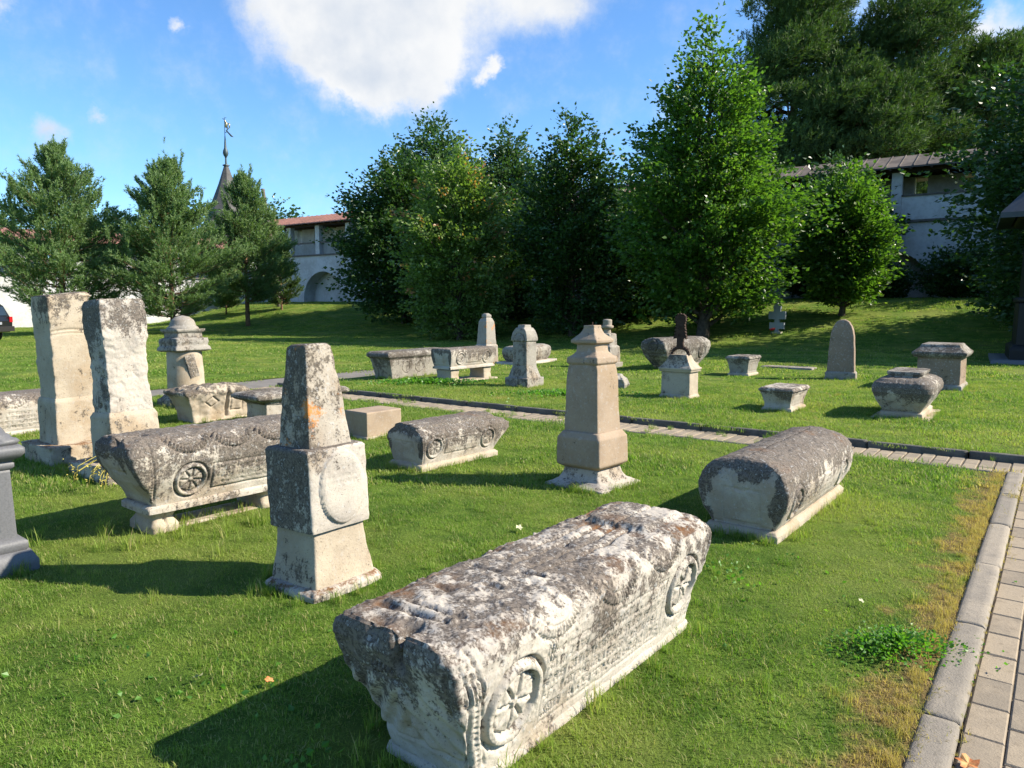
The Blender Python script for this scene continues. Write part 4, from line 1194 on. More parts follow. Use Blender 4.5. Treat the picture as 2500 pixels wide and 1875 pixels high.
for t in np.linspace(.1, pi - .1, 11):
    c_ = np.array((.185 * cos(t), 0, .155 * sin(t)))
    v2, q2 = tube([c_ + (0, -.02, 0), c_ + (0, .02, 0)], [.016, .016], 6); knobs.append((v2, q2))
v_, q_ = join(knobs); obj('arch', mk('arch', v_, q_), M['iron'], cr)
def plate(zx):
    return poly_mesh('plate', zx, -.018, .018)
stem = []
edge = [(1.25 * a_, b_) for a_, b_ in [(.045, .10), (.045, .27), (.07, .29), (.085, .28), (.095, .32), (.07, .34), (.09, .37), (.065, .39), (.085, .42), (.06, .45), (.075, .48), (.055, .50), (.075, .53), (.06, .55), (.085, .57), (.07, .61), (.085, .64), (.055, .66), (.04, .69), (.02, .67), (0, .70)]]
pts = edge + [(-x_, z_) for x_, z_ in reversed(edge[:-1])]
obj('cross_plate', poly_mesh('cross_plate', pts, -.022, .022), M['iron'], cr)
kn = []
for (x_, z_) in edge[3::2]:
    for s_ in (-1, 1):
        kn.append(tube([(s_ * x_, -.03, z_), (s_ * x_, .03, z_)], [.014, .014], 6))
kn += [tube([(0, -.032, z_), (0, .032, z_)], [.03, .03], 8) for z_ in (.33, .45, .60)]
v_, q_ = join(kn); obj('studs', mk('studs', v_, q_), M['iron'], cr)

def small_sarc(label, loc, phi, hx, hy, H, seed, mat='lime', z=Z1):
    T = thing('sarcophagus', label, 'sarcophagus', (loc[0], loc[1], z), -R(phi), group='carved stone sarcophagi')
    obj('plinth', ringloft('plinth', [(hx + .02, hy + .02, -.05, .008), (hx + .02, hy + .02, .04, .008), (hx, hy, .06, .01)], .02, seed, .003, .01, dirt=.0), M['lime_pale'], T)
    lv = [(hx - .01, hy - .01, hy - .01, .055, .01), (hx - .01, hy - .01, hy - .01, .12, .01), (hx + .01, hy + .02, hy + .01, H * .55, .012), (hx + .04, hy + .06, hy + .05, H * .80, .012)]
    obj('body', ringloft('body', lv, .013, seed + 1, .004, .010, relief=lambda P, N: rrect(P[..., 1], P[..., 2], 0, H * .45, hy * .75, H * .22, .008, .010) * sm(N[..., 0], .5, .8), dirt=lambda P, N: .05 + .35 * sm(P[..., 2], .1, H) + .15 * (N[..., 1] < -.5)), M[mat], T)
    obj('lid', ringloft('lid', [(hx + .03, hy + .05, H * .80, .01), (hx + .06, hy + .08, H * .83, .01), (hx + .06, hy + .08, H * .90, .012), (hx + .03, hy + .05, H * .98, .02)], .013, seed + 2, .005, .014, dirt=.42, relief=lambda P, N: -.012 * np.clip(fbm(P * 14, 4, 2), 0, 1)), M[mat], T)
small_sarc('smaller of two chest-like grey tombs, farther one left of the pink stele', (5.22, 16.45), 38, .22, .30, .45, 70, 'grey_lime')
small_sarc('chest-like tomb with weathered flat lid beside the cross path, below the pink stele', (4.10, 10.92), 38, .20, .34, .36, 74)

T = thing('gravestone_pillar', 'pinkish-brown stele with pointed round head standing on the far right lawn', 'gravestone', (6.98, 15.45, Z1), -R(30))
def stele_x(P, N): return 0 * P[..., 0]
stack(T, [('foot', [(.30, .19, -.05, .01), (.30, .19, .14, .01), (.275, .165, .17, .01)], 'grey_lime', dict(res=.02, seed=80, amp=.003, chip=.01, dirt=.2)),
          ('shaft', [(.268, .158, .17, .01), (.245, .15, .65, .012), (.225, .145, .92, .014), (.205, .14, 1.04, .014), (.175, .135, 1.13, .014), (.125, .125, 1.21, .014), (.08, .11, 1.245, .014), (.03, .09, 1.265, .01)], 'pink', dict(res=.013, seed=81, amp=.002, chip=.008, dirt=lambda P, N: .15 + .3 * sm(P[..., 2], 1.05, 1.25)))])

T = thing('stone_slab', 'low flat stone slab lying in the grass behind the pinkish stele', 'slab', (6.9, 18.2, Z1), -R(35))
obj('slab', ringloft('slab', [(.62, .26, -.05, .01), (.62, .26, .04, .01)], .05, 82, .003, .02, dirt=.3), M['grey_lime'], T)

T = thing('sarcophagus', 'urn-shaped sarcophagus with bulging dark sides, narrow foot and collar, at right by the path', 'sarcophagus', (5.68, 10.42, Z1), -R(36), group='carved stone sarcophagi')
obj('base_slab', ringloft('base_slab', [(.36, .68, -.05, .01), (.36, .68, .012, .01)], .03, 83, .002, .008, dirt=-.05), M['lime_pale'], T)
lv = [(.265, .57, .57, .01, .012), (.265, .57, .57, .075, .012), (.235, .53, .53, .095, .012)]
obj('plinth', ringloft('plinth', lv, .014, 84, .003, .008, dirt=-.1), M['lime_pale'], T)
lv = [(.235, .53, .53, .095, .012), (.26, .56, .56, .14, .03), (.33, .625, .625, .25, .09), (.385, .675, .675, .36, .15), (.39, .68, .68, .43, .17), (.365, .655, .655, .49, .16), (.30, .58, .58, .535, .13), (.235, .50, .50, .555, .10)]
obj('body', ringloft('body', lv, .011, 85, .005, .010, relief=lambda P, N: rel_gen(.6, 1.1, .28, .10, .34, sw=False, seed=39, d=.008)(P, N)[0], dirt=lambda P, N: .1 + .5 * sm(P[..., 2], .2, .42) + .25 * sm(-N[..., 1], .4, .8) * sm(np.abs(P[..., 0]) + P[..., 2], .42, .6)), M['lime'], T)
lv = [(.225, .44, .44, .555, .08), (.20, .42, .42, .575, .08), (.225, .44, .44, .595, .07), (.225, .44, .44, .635, .07)]
obj('collar', ringloft('collar', lv, .013, 86, .006, .018, dirt=.5), M['grey_lime'], T)

T = thing('chest_tomb', 'tall boxy granite chest tomb with a low hipped lid, rightmost of the far stones', 'tomb', (8.14, 13.8, Z1), -R(37))
stack(T, [('foot', [(.39, .53, -.05, .01), (.39, .53, .08, .01), (.36, .50, .11, .01)], 'grey_lime', dict(res=.03, seed=87, amp=.002, chip=.008, dirt=.15)),
          ('die', [(.355, .49, .11, .008), (.35, .485, .60, .008)], 'pink', dict(res=.02, seed=88, amp=.0015, chip=.006, relief=lambda P, N: sm(N[..., 0], .5, .8) * rrect(P[..., 1], P[..., 2], 0, .36, .30, .15, .012, .012), dirt=.18)),
          ('lid', [(.40, .53, .60, .01), (.43, .56, .63, .012), (.445, .575, .66, .012), (.445, .575, .695, .012), (.41, .54, .72, .012), (.33, .45, .80, .012), (.315, .43, .83, .012), (.30, .41, .845, .012)], 'grey_lime', dict(res=.02, seed=89, amp=.004, chip=.012, dirt=.42))])

# ---- white memorial cross on the bank
zc = float(terrain(10.7, 29.6))
T = thing('memorial_cross', 'small white three-barred cross on the grass bank under the big linden', 'cross', (10.7, 29.6, zc), -R(42))
pts = [(-.09, 0), (.09, 0), (.06, .16), (.30, .16), (.30, .42), (.09, .42), (.09, .55), (.34, .55), (.34, .86), (.13, .86), (.16, 1.08), (0, 1.2), (-.16, 1.08), (-.13, .86), (-.34, .86), (-.34, .55), (-.09, .55), (-.09, .42), (-.30, .42), (-.30, .16), (-.06, .16)]
obj('cross', poly_mesh('cross', pts, -.06, .06), M['shaded_white'], T)
obj('foot', box_me('foot', (-.2, .2, -.12, .12, -.1, .05)), M['lime'], T)
T = thing('flower_bunch', 'small bunch of red flowers laid at the foot of the white cross', 'flowers', (10.35, 29.15, float(terrain(10.35, 29.15))))
M['red'] = simple_mat('red_petal', (.45, .02, .03), .6, .3, 30)
M['greenstem'] = simple_mat('green_stem', (.05, .12, .02), .7, .3, 30)
for q in range(7):
    a = q * 2.4; x_, y_ = .09 * cos(a) * (q / 6), .09 * sin(a) * (q / 6)
    v_, q_ = tube([(x_ * .3, y_ * .3, 0), (x_, y_, .22 + .02 * (q % 3))], .008, 5)
    obj('stem', mk('stem', v_, q_), M['greenstem'], T)
    h_ = lathe('flower_head', [(.01, .20), (.045, .23), (.05, .26), (.02, .28), (.001, .28)], 8)
    obj('flower_head', h_, M['red'], T, (x_, y_, .02 * (q % 3)))

# ---- dark chapel-shaped monument at the right edge
T = thing('chapel_monument', 'tall dark stone chapel-like monument with hipped slate roof in deep shade at the right edge', 'monument', (15.3, 20.2, Z1), -R(32))
stack(T, [('step', [(1.75, 1.75, -.1, .01), (1.75, 1.75, .10, .01)], 'granite', dict(res=.2, seed=90, amp=.002, chip=.004)),
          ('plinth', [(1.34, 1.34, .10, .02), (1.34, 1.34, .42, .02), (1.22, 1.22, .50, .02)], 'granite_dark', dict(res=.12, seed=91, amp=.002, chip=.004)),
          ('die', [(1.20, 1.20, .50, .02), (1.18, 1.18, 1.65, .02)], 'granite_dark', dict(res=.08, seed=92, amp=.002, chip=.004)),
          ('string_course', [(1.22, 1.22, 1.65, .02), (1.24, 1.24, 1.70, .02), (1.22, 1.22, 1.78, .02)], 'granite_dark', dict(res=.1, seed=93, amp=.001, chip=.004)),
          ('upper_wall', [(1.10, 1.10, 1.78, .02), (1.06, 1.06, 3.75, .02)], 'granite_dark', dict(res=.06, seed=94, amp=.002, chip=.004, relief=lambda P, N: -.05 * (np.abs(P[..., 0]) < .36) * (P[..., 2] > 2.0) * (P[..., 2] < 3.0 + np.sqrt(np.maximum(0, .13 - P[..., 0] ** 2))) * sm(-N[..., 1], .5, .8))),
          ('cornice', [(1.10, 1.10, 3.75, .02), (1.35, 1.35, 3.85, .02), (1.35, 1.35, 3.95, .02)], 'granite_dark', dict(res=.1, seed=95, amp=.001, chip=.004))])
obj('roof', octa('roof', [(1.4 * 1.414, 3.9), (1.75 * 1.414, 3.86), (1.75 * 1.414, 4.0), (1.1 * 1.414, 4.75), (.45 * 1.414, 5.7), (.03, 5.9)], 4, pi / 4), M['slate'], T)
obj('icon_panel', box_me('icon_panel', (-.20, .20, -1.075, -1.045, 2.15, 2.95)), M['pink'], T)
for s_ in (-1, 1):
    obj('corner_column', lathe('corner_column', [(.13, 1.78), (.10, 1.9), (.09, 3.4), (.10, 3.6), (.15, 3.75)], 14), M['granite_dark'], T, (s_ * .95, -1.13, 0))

# ---- dark off-road car cut by the left edge
T = thing('parked_car', 'black off-road car seen tail-end at the far left edge under the pines', 'car', (-24.6, 32.0, 0), R(-6))
M['carpaint'] = simple_mat('black_paint', (.012, .013, .016), .18, .1, 3, 0, 30, spec=.6)
M['glass'] = simple_mat('car_glass', (.02, .03, .035), .05, .1, 3, 0, 30, spec=.9)
M['tyre'] = simple_mat('tyre', (.02, .02, .02), .85, .3, 20, .2, 60)
M['rim'] = simple_mat('alloy_rim', (.35, .36, .38), .35, .2, 20, 0, 60, metal=.8)
M['lamp'] = simple_mat('tail_lamp', (.35, .012, .015), .25, .1, 20, 0, 60, spec=.6)
prof = [(-2.25, .45), (2.15, .45), (2.28, .55), (2.30, .95), (2.22, 1.12), (2.0, 1.62), (1.85, 1.72), (.9, 1.80), (-.3, 1.76), (-.95, 1.22), (-2.0, 1.05), (-2.25, .85)]
lv_n = 9
ys = np.array([-.93, -.92, -.88, -.5, 0, .5, .88, .92, .93]); 
V = []
for yv in ys:
    e_ = max(0, abs(yv) - .86) / .07
    for (a, b) in prof:
        top_in = max(0, (b - 1.05)) * .22
        yy = yv * (1 - top_in * (abs(yv) / .93))
        V.append((a * (1 - .02 * e_), yy, b - (.03 * e_ if b > 1 else -.02 * e_)))
n = len(prof)
F = []
for i in range(len(ys) - 1):
    for j in range(n):
        F.append([i * n + j, i * n + (j + 1) % n, (i + 1) * n + (j + 1) % n, (i + 1) * n + j])
F += [list(range(n))[::-1], [(len(ys) - 1) * n + j for j in range(n)]]
me = bpy.data.meshes.new('car_body'); me.from_pydata(V, [], F); me.update()
obj('car_body', me, M['carpaint'], T)
for s_ in (-1, 1):
    obj('side_window', poly_mesh('side_window', [(-.75, 1.18), (1.9, 1.18), (1.72, 1.60), (.9, 1.68), (-.25, 1.64)], -.012, .012), M['glass'], T, (0, s_ * .885, 0), (s_ * R(12), 0, 0))
    tl = box_me('tail_lamp', (-.04, .04, -.09, .09, -.12, .12)); obj('tail_lamp', tl, M['lamp'], T, (2.27, s_ * .80, 1.02))
    for xx in (-1.35, 1.35):
        wv_ = lathe('tyre', [(.20, -.13), (.36, -.13), (.385, -.08), (.385, .08), (.36, .13), (.20, .13)], 28)
        rt = bpy.data.objects.new('wheel', None); COL.objects.link(rt); rt.parent = T; rt.location = (xx, s_ * .84, .38); rt.rotation_euler = (R(90), 0, 0)
        obj('tyre', wv_, M['tyre'], rt)
        obj('rim', lathe('rim', [(.001, -.09), (.06, -.10), (.19, -.07), (.21, -.12), (.21, .12), (.19, .07), (.06, .1), (.001, .09)], 24), M['rim'], rt)
obj('rear_bumper', box_me('rear_bumper', (2.20, 2.40, -.86, .86, .50, .72)), M['tyre'], T)
obj('rear_window', box_me('rear_window', (-.012, .012, -.68, .68, -.21, .21)), M['glass'], T, (2.135, 0, 1.38), (0, R(-24), 0))
obj('number_plate', box_me('number_plate', (2.31, 2.325, -.26, .26, .80, .91)), M['shaded_white'], T)

# ------------------------------------------------------------ trees
def unit(a):
    return a / np.maximum(np.linalg.norm(a, axis=-1, keepdims=True), 1e-9)

def leaves_mesh(name, C, A, L, Wd, rg, droop=.3, aut=None, rnd0=None):
    """folded rhombic leaves: C centres, A growing directions"""
    n = len(C)
    A = unit(A + rg.normal(0, .35, (n, 3)) - np.array([0, 0, droop]))
    Nn = unit(np.cross(A, rg.normal(0, 1, (n, 3))) * .8 + np.array([0, 0, .55]))
    S = unit(np.cross(A, Nn)); Nn = np.cross(S, A)
    L = (L * rg.uniform(.65, 1.25, n))[:, None]; Wd = (Wd * rg.uniform(.7, 1.2, n))[:, None]
    b = C - A * L * .5; t = C + A * L * .5
    l = C - A * L * .08 + S * Wd * .5 - Nn * Wd * .14; r = C - A * L * .08 - S * Wd * .5 - Nn * Wd * .14
    V = np.stack([b, r, t, l], 1).reshape(-1, 3)
    i = np.arange(n)[:, None] * 4
    T_ = np.concatenate([i + [0, 1, 2], i + [0, 2, 3]])
    rnd = np.repeat(rg.uniform(0, 1, n) if rnd0 is None else rnd0, 4)
    au = np.zeros(n * 4) if aut is None else np.repeat(aut, 4)
    return mk(name, V, None, T_, smooth=False, attrs={'rnd': rnd, 'aut': au})

def needles_mesh(name, C, A, ls, ln, k, wd, rg, aut=None):
    """shoots: C base, A axis, shoot length ls, needle length ln, k needles each"""
    n = len(C)
    A = unit(A)
    Ck = np.repeat(C, k, 0); Ak = np.repeat(A, k, 0)
    m_ = n * k
    Pp = unit(np.cross(Ak, rg.normal(0, 1, (m_, 3))))
    t = rg.uniform(0, 1, m_)[:, None]
    base = Ck + Ak * ls * t
    th = rg.uniform(.45, 1.0, m_)[:, None]
    D = Ak * np.cos(th) + Pp * np.sin(th)
    tip = base + D * ln * rg.uniform(.7, 1.15, (m_, 1))
    S = unit(np.cross(D, rg.normal(0, 1, (m_, 3)))) * wd
    V = np.stack([base - S, base + S, tip], 1).reshape(-1, 3)
    T_ = np.arange(m_ * 3).reshape(-1, 3)
    rr = np.repeat(np.repeat(rg.uniform(0, 1, n), k) * .6 + rg.uniform(0, .4, m_), 3)
    return mk(name, V, None, T_, smooth=False, attrs={'rnd': rr, 'aut': np.zeros(m_ * 3)})

def limbs(base, H, nl, prof, rad, rg, lean=(0, 0), start=.16):
    parts = []
    n = 9
    zs = np.linspace(0, H * .92, n)
    trunk = np.stack([base[0] + lean[0] * (zs / H) ** 1.5 + .06 * np.sin(zs * 1.3), base[1] + lean[1] * (zs / H) ** 1.5 + .06 * np.cos(zs * 1.7), base[2] - .3 + zs], 1)
    parts.append(tube(trunk, np.concatenate([[rad * 1.45], np.linspace(rad, .02, n - 1)]), 10))
    tips = []
    for i in range(nl):
        f = start + (1 - start - .06) * (i + .5) / nl
        z0 = f * H * .92
        c = np.array([np.interp(z0, zs, trunk[:, 0]), np.interp(z0, zs, trunk[:, 1]), base[2] - .3 + z0])
        a = i * 2.4 + rg.uniform(-.3, .3)
        rr_ = prof(f) * rg.uniform(.72, 1.08)
        d = np.array([cos(a), sin(a), 0])
        rise = rr_ * rg.uniform(.25, .7)
        p = [c, c + d * rr_ * .35 + (0, 0, rise * .35), c + d * rr_ * .7 + (0, 0, rise * .75), c + d * rr_ * .98 + (0, 0, rise)]
        parts.append(tube(p, [rad * .42 * (1 - f) + .03, rad * .3 * (1 - f) + .02, .02, .008], 6))
        tips.append((p, f))
    return join(parts), tips, trunk

def broadleaf(label, base, H, Rw, mat, seed, nleaf, leaf=.15, z0f=.1, widest=.35, nm='linden_tree', cat='tree', group=None, autumn=0, lean=(0, 0), pointed=1.0, trunkr=None, squash=1.0, inner=.3, bumpy=.35, nlimb=70):
    rg = np.random.default_rng(seed)
    T = thing(nm, label, cat, base, 0, group=group)
    def prof(f):
        # f 0..1 height fraction -> radius
        f = np.asarray(f, float)
        lo = np.sqrt(np.clip((f - z0f) / (widest - z0f), 0, 1))
        hi = np.clip((1 - f) / (1 - widest), 0, 1) ** (.75 * pointed)
        return Rw * np.where(f < widest, .55 + .45 * lo, hi) * (f > z0f * .9)
    (tv, tq), tips, trunk = limbs((0, 0, 0), H, nlimb, lambda f: float(prof(f)), trunkr or H * .014, rg, lean, start=max(z0f, .05))
    obj('trunk', mk('trunk', tv, tq), M['bark'], T)
    per = 14
    ns = nleaf // per
    C, D = [], []
    # sprays carried on the boughs: flat tiers with gaps between them
    wts = np.array([max(.15, float(prof(f))) ** 1.5 for _, f in tips]); wts /= wts.sum()
    for (p, f), wt in zip(tips, wts):
        n = max(3, int(ns * (1 - inner) * wt))
        p = np.array(p)
        Lb = np.linalg.norm(p[-1] - p[0])
        t = rg.uniform(.30, 1.0, n) ** .75
        q = np.stack([np.interp(t, [0, .35, .7, 1], p[:, i]) for i in range(3)], 1)
        dh = unit((p[-1] - p[0]) * np.array([1, 1, 0]))
        lat = np.array([-dh[1], dh[0], 0])
        off = rg.normal(0, .5, n) * Lb * .42 * (1.25 - t) + rg.normal(0, .12, n)
        q = q + lat * off[:, None] + dh * rg.normal(0, .10 * Lb, n)[:, None] + np.array([0, 0, 1]) * (rg.normal(0, .07 * Lb + .06, n) - .05 * np.abs(off))[:, None]
        C.append(q)
        D.append(unit(dh + lat * np.sign(off)[:, None] * np.minimum(.9, np.abs(off) / (Lb * .3 + .01))[:, None] + np.array([0, 0, .1 + .8 * f]) + rg.normal(0, .2, (n, 3))))
    # inner fill and leader
    n = int(ns * inner)
    f = rg.uniform(z0f, 1, n * 4)
    f = f[rg.uniform(0, 1, len(f)) < (prof(f) / Rw) ** 1.2 + .05][:n]; n = len(f)
    a = rg.uniform(0, 2 * pi, n)
    rf = rg.uniform(.05, .82, n) ** .6
    q = np.stack([np.cos(a) * 2.4, np.sin(a) * 2.4, f * H * .85], 1)
    r = prof(f) * rf * (1 + bumpy * fbm(q, seed, 3))
    C.append(np.stack([lean[0] * f ** 1.5 + np.cos(a) * r, lean[1] * f ** 1.5 + np.sin(a) * r, f * H], 1))
    D.append(unit(np.stack([np.cos(a), np.sin(a), .15 + .9 * f], 1) + rg.normal(0, .25, (n, 3))))
    C = np.concatenate(C); D = np.concatenate(D); ns = len(C)
    spread = leaf * 2.4
    k = per
    Ck = np.repeat(C, k, 0); Dk = np.repeat(D, k, 0)
    tt = np.tile(np.linspace(-1, 1, k), ns)[:, None] + rg.normal(0, .12, (ns * k, 1))
    Pk = Ck + Dk * tt * spread * 1.15 + rg.normal(0, leaf * .62, (ns * k, 3)) * np.array([1, 1, .55])
    Pk[:, 2] = np.maximum(Pk[:, 2], .05 + rg.uniform(0, .25, ns * k))
    rim = np.hypot(C[:, 0], C[:, 1]) / np.maximum(prof(np.clip(C[:, 2] / H, 0, .99)), .3)
    au = np.zeros(ns * k)
    if autumn:
        ta = (rg.uniform(0, 1, ns) < autumn * (.15 + np.clip(C[:, 2] / H, 0, 1))) & (rim > .72)
        au = np.repeat(ta.astype(float), k) * (tt[:, 0] > .0) * rg.uniform(.4, 1, ns * k)
    rn = np.clip(np.repeat(rg.uniform(0, 1, ns), k) * .5 + rg.uniform(0, .5, ns * k), 0, 1)
    obj('crown', leaves_mesh('crown', Pk, Dk, leaf, leaf * .72, rg, .35, au, rn), mat, T)
    return T

def young_pine(label, base, H, Rw, seed, mat='pine', z0=.06, nsub=16, lean=(0, 0), group='young pines on the left lawn', nm='pine_tree', full=1.0):
    rg = np.random.default_rng(seed)
    T = thing(nm, label, 'tree', base, 0, group=group)
    zs = np.linspace(0, H, 10)
    trunk = np.stack([lean[0] * (zs / H), lean[1] * (zs / H), zs - .2], 1)
    parts = [tube(trunk, np.linspace(H * .017, .02, 10), 9)]
    C, A = [], []
    nw = int(H / .36)
    for wv_ in range(nw):
        f = z0 + (1 - z0) * wv_ / nw
        nb = rg.integers(5, 8)
        reach = Rw * min(1.0, 1.30 * (1 - f) ** .85) * min(1, .55 + 3.0 * (f - z0))
        for b_ in range(nb):
            a = rg.uniform(0, 2 * pi)
            Lb = reach * rg.uniform(.65, 1.12) + .15
            c = np.array([lean[0] * f, lean[1] * f, f * H])
            el = rg.uniform(.05, .3) + .75 * f ** 2
            d = np.array([cos(a) * cos(el), sin(a) * cos(el), sin(el)])
            p = [c, c + d * Lb * .5 + (0, 0, -.02 * Lb), c + d * Lb + (0, 0, .14 * Lb)]
            parts.append(tube(p, [.03 * (1 - f) + .014, .018, .007], 5))
            ns = int((nsub * (.35 + Lb / Rw)) * full)
            t = rg.uniform(.22, 1.0, ns)
            lat = np.array([-sin(a), cos(a), 0])
            off = rg.normal(0, .20, ns)[:, None] * Lb * (1.15 - t[:, None])
            P = c + d * (Lb * t)[:, None] + (0, 0, 1) * (.14 * Lb * t ** 2)[:, None] + lat * off + rg.normal(0, .09, (ns, 3))
            C.append(P)
            A.append(d * .8 + lat * np.sign(off) * .35 + np.array([0, 0, .45 + .5 * f]) + rg.normal(0, .22, (ns, 3)))
    C.append(np.array([lean[0], lean[1], H - .3]) + rg.normal(0, .05, (40, 3)) * (1, 1, 9)); A.append(np.tile((0, 0, 1.), (40, 1)) + rg.normal(0, .18, (40, 3)))
    for q in range(int(34 * Rw / 4)):
        f = rg.uniform(.35, .97); a = rg.uniform(0, 2 * pi)
        r0 = Rw * min(1.0, 1.28 * (1 - f) ** .78) * rg.uniform(.55, 1.0)
        c = np.array([lean[0] * f + cos(a) * r0, lean[1] * f + sin(a) * r0, f * H + .3])
        hh = rg.uniform(.5, 1.1)
        n_ = 16
        C.append(c + np.array([cos(a) * .2, sin(a) * .2, 1.0]) * (np.linspace(0, hh, n_)[:, None]) + rg.normal(0, .03, (n_, 3)))
        A.append(np.tile((cos(a) * .2, sin(a) * .2, 1.), (n_, 1)) + rg.normal(0, .15, (n_, 3)))
    tv, tq = join(parts)
    obj('trunk', mk('trunk', tv, tq), M['pine_bark'], T)
    C = np.concatenate(C); A = np.concatenate(A)
    obj('crown', needles_mesh('crown', C, A, .30, .17, 12, .022, rg), M[mat], T)
    return T

def big_pine(label, base, H, Rw, seed, nclump=46, z0=.42, lean=(0, 0), k=125, mat='pine_dark'):
    rg = np.random.default_rng(seed)
    T = thing('pine_tree', label, 'tree', base, 0, group='tall old pines behind the wall')
    zs = np.linspace(0, H * .95, 9)
    trunk = np.stack([lean[0] * (zs / H) ** 1.4, lean[1] * (zs / H) ** 1.4, zs - .3], 1)
    parts = [tube(trunk, np.linspace(.45, .06, 9), 9)]
    C, A = [], []
    for i in range(nclump):
        f = z0 + (1 - z0) * ((i + .5) / nclump) ** .9
        rr_ = Rw * (1 - ((f - z0) / (1 - z0)) ** 2.0 * .72) * rg.uniform(.35, 1.0)
        a = i * 2.4 + rg.uniform(-.4, .4)
        c0 = np.array([np.interp(f * H, zs, trunk[:, 0]), np.interp(f * H, zs, trunk[:, 1]), min(f * H - .12 * rr_, H * .93)])
        c = np.array([c0[0] + cos(a) * rr_, c0[1] + sin(a) * rr_, f * H + .12 * rr_])
        parts.append(tube([c0, (c0 + c) / 2 + (0, 0, -.2), c], [.13, .08, .03], 5))
        sx = rg.uniform(1.0, 1.9) * Rw / 5
        n = int(k * sx)
        p = unit(rg.normal(0, 1, (n, 3))) * (rg.uniform(.2, 1, n) ** .5)[:, None] * np.array([sx, sx, sx * .42])
        # fringe of up-pointing tufts leaning with the wind
        C.append(c + p + np.array([.25, 0, .10]) * np.clip(p[:, 2:3], 0, 1))
        A.append(unit(p) * .55 + np.array([.40, -.05, .65]) + rg.normal(0, .22, (n, 3)))
    tv, tq = join(parts)
    obj('trunk', mk('trunk', tv, tq), M['pine_bark'], T)
    C = np.concatenate(C); A = np.concatenate(A)
    obj('crown', needles_mesh('crown', C, A, .50, .30, 11, .030, rg), M[mat], T)
    return T

def gz(x, y): return float(terrain(x, y))
def at(x, y): return (x, y, gz(x, y) - .05)
broadleaf('tallest sunlit linden with a pointed crown behind the iron cross, right of centre', at(7.8, 30), 12.7, 4.1, M['linden'], 101, 50000, leaf=.19, z0f=.06, widest=.30, lean=(.1, 0), pointed=.95, trunkr=.21, nlimb=95, inner=.22)
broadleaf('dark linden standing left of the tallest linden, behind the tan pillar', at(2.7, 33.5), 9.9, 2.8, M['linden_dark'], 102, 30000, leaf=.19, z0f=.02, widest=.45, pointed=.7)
broadleaf('maple with orange autumn tips, sunlit behind the slim obelisk', at(-2.5, 34.5), 9.1, 3.0, M['maple'], 103, 34000, leaf=.18, z0f=.02, widest=.38, autumn=.14, nm='maple_tree', pointed=.72)
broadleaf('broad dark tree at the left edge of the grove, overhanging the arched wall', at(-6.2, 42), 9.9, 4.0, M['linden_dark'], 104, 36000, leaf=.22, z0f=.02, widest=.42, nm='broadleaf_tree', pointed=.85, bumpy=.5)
broadleaf('tall green tree rising behind the maple', at(-4.8, 46.5), 11.8, 3.3, M['far_tree'], 105, 18000, leaf=.24, z0f=.3, widest=.6, nm='broadleaf_tree', pointed=.8)
broadleaf('green tree top between the maple and the dark linden', at(-.2, 47), 11.2, 2.6, M['far_tree'], 106, 14000, leaf=.24, z0f=.3, widest=.6, nm='broadleaf_tree', pointed=.8)
broadleaf('small rounded tree before the shaded wall, right of the tallest linden', at(14.0, 31.2), 6.1, 1.95, M['linden'], 107, 22000, leaf=.19, z0f=.12, widest=.5, nm='broadleaf_tree', pointed=.55, trunkr=.12)
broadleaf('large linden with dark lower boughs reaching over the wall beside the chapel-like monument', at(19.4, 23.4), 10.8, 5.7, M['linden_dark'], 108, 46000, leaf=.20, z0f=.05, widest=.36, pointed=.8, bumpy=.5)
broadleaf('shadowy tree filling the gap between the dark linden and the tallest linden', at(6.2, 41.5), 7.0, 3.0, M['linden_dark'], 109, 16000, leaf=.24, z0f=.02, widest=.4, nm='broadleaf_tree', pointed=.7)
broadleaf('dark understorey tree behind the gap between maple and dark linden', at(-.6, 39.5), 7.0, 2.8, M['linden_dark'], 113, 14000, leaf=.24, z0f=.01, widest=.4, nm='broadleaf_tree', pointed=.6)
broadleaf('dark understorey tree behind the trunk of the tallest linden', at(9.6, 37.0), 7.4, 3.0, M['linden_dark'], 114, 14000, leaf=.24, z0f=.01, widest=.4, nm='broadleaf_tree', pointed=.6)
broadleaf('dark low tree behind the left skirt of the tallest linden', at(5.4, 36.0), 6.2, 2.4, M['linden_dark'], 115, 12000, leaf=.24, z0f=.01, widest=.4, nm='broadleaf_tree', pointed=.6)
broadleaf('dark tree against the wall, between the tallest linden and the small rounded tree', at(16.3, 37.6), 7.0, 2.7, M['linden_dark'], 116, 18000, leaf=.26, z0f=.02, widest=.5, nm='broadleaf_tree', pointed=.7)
for i, (bx_, by_, bh, br, bl) in enumerate([(15.2, 37.6, 3.0, 1.7, 'dark bush against the wall just left of the small rounded tree'), (18.0, 35.9, 1.5, 1.3, 'dark bush under the wall arch right of the small rounded tree'),
                                        (20.6, 34.2, 2.4, 1.8, 'dark bush at the wall foot right of the arch'), (23.4, 32.2, 5.2, 2.4, 'dark bush at the wall foot behind the chapel-like monument'),
                                        (19.4, 27.6, 2.8, 1.6, 'low dark bush left of the chapel-like monument under the large linden')]):
    broadleaf(bl, at(bx_, by_), bh, br, M['linden_dark'], 150 + i, 6500, leaf=.17, z0f=.01, widest=.45, nm='bush', cat='bush', pointed=.5, nlimb=30, trunkr=.05, group='dark bushes along the wall')
# off-frame neighbour on the right whose shade falls across the lawn
broadleaf('tree standing outside the picture to the right of the chapel-like monument', at(26.5, 21.0), 11.5, 4.6, M['linden_dark'], 110, 12000, leaf=.34, z0f=.12, widest=.4, nm='broadleaf_tree')

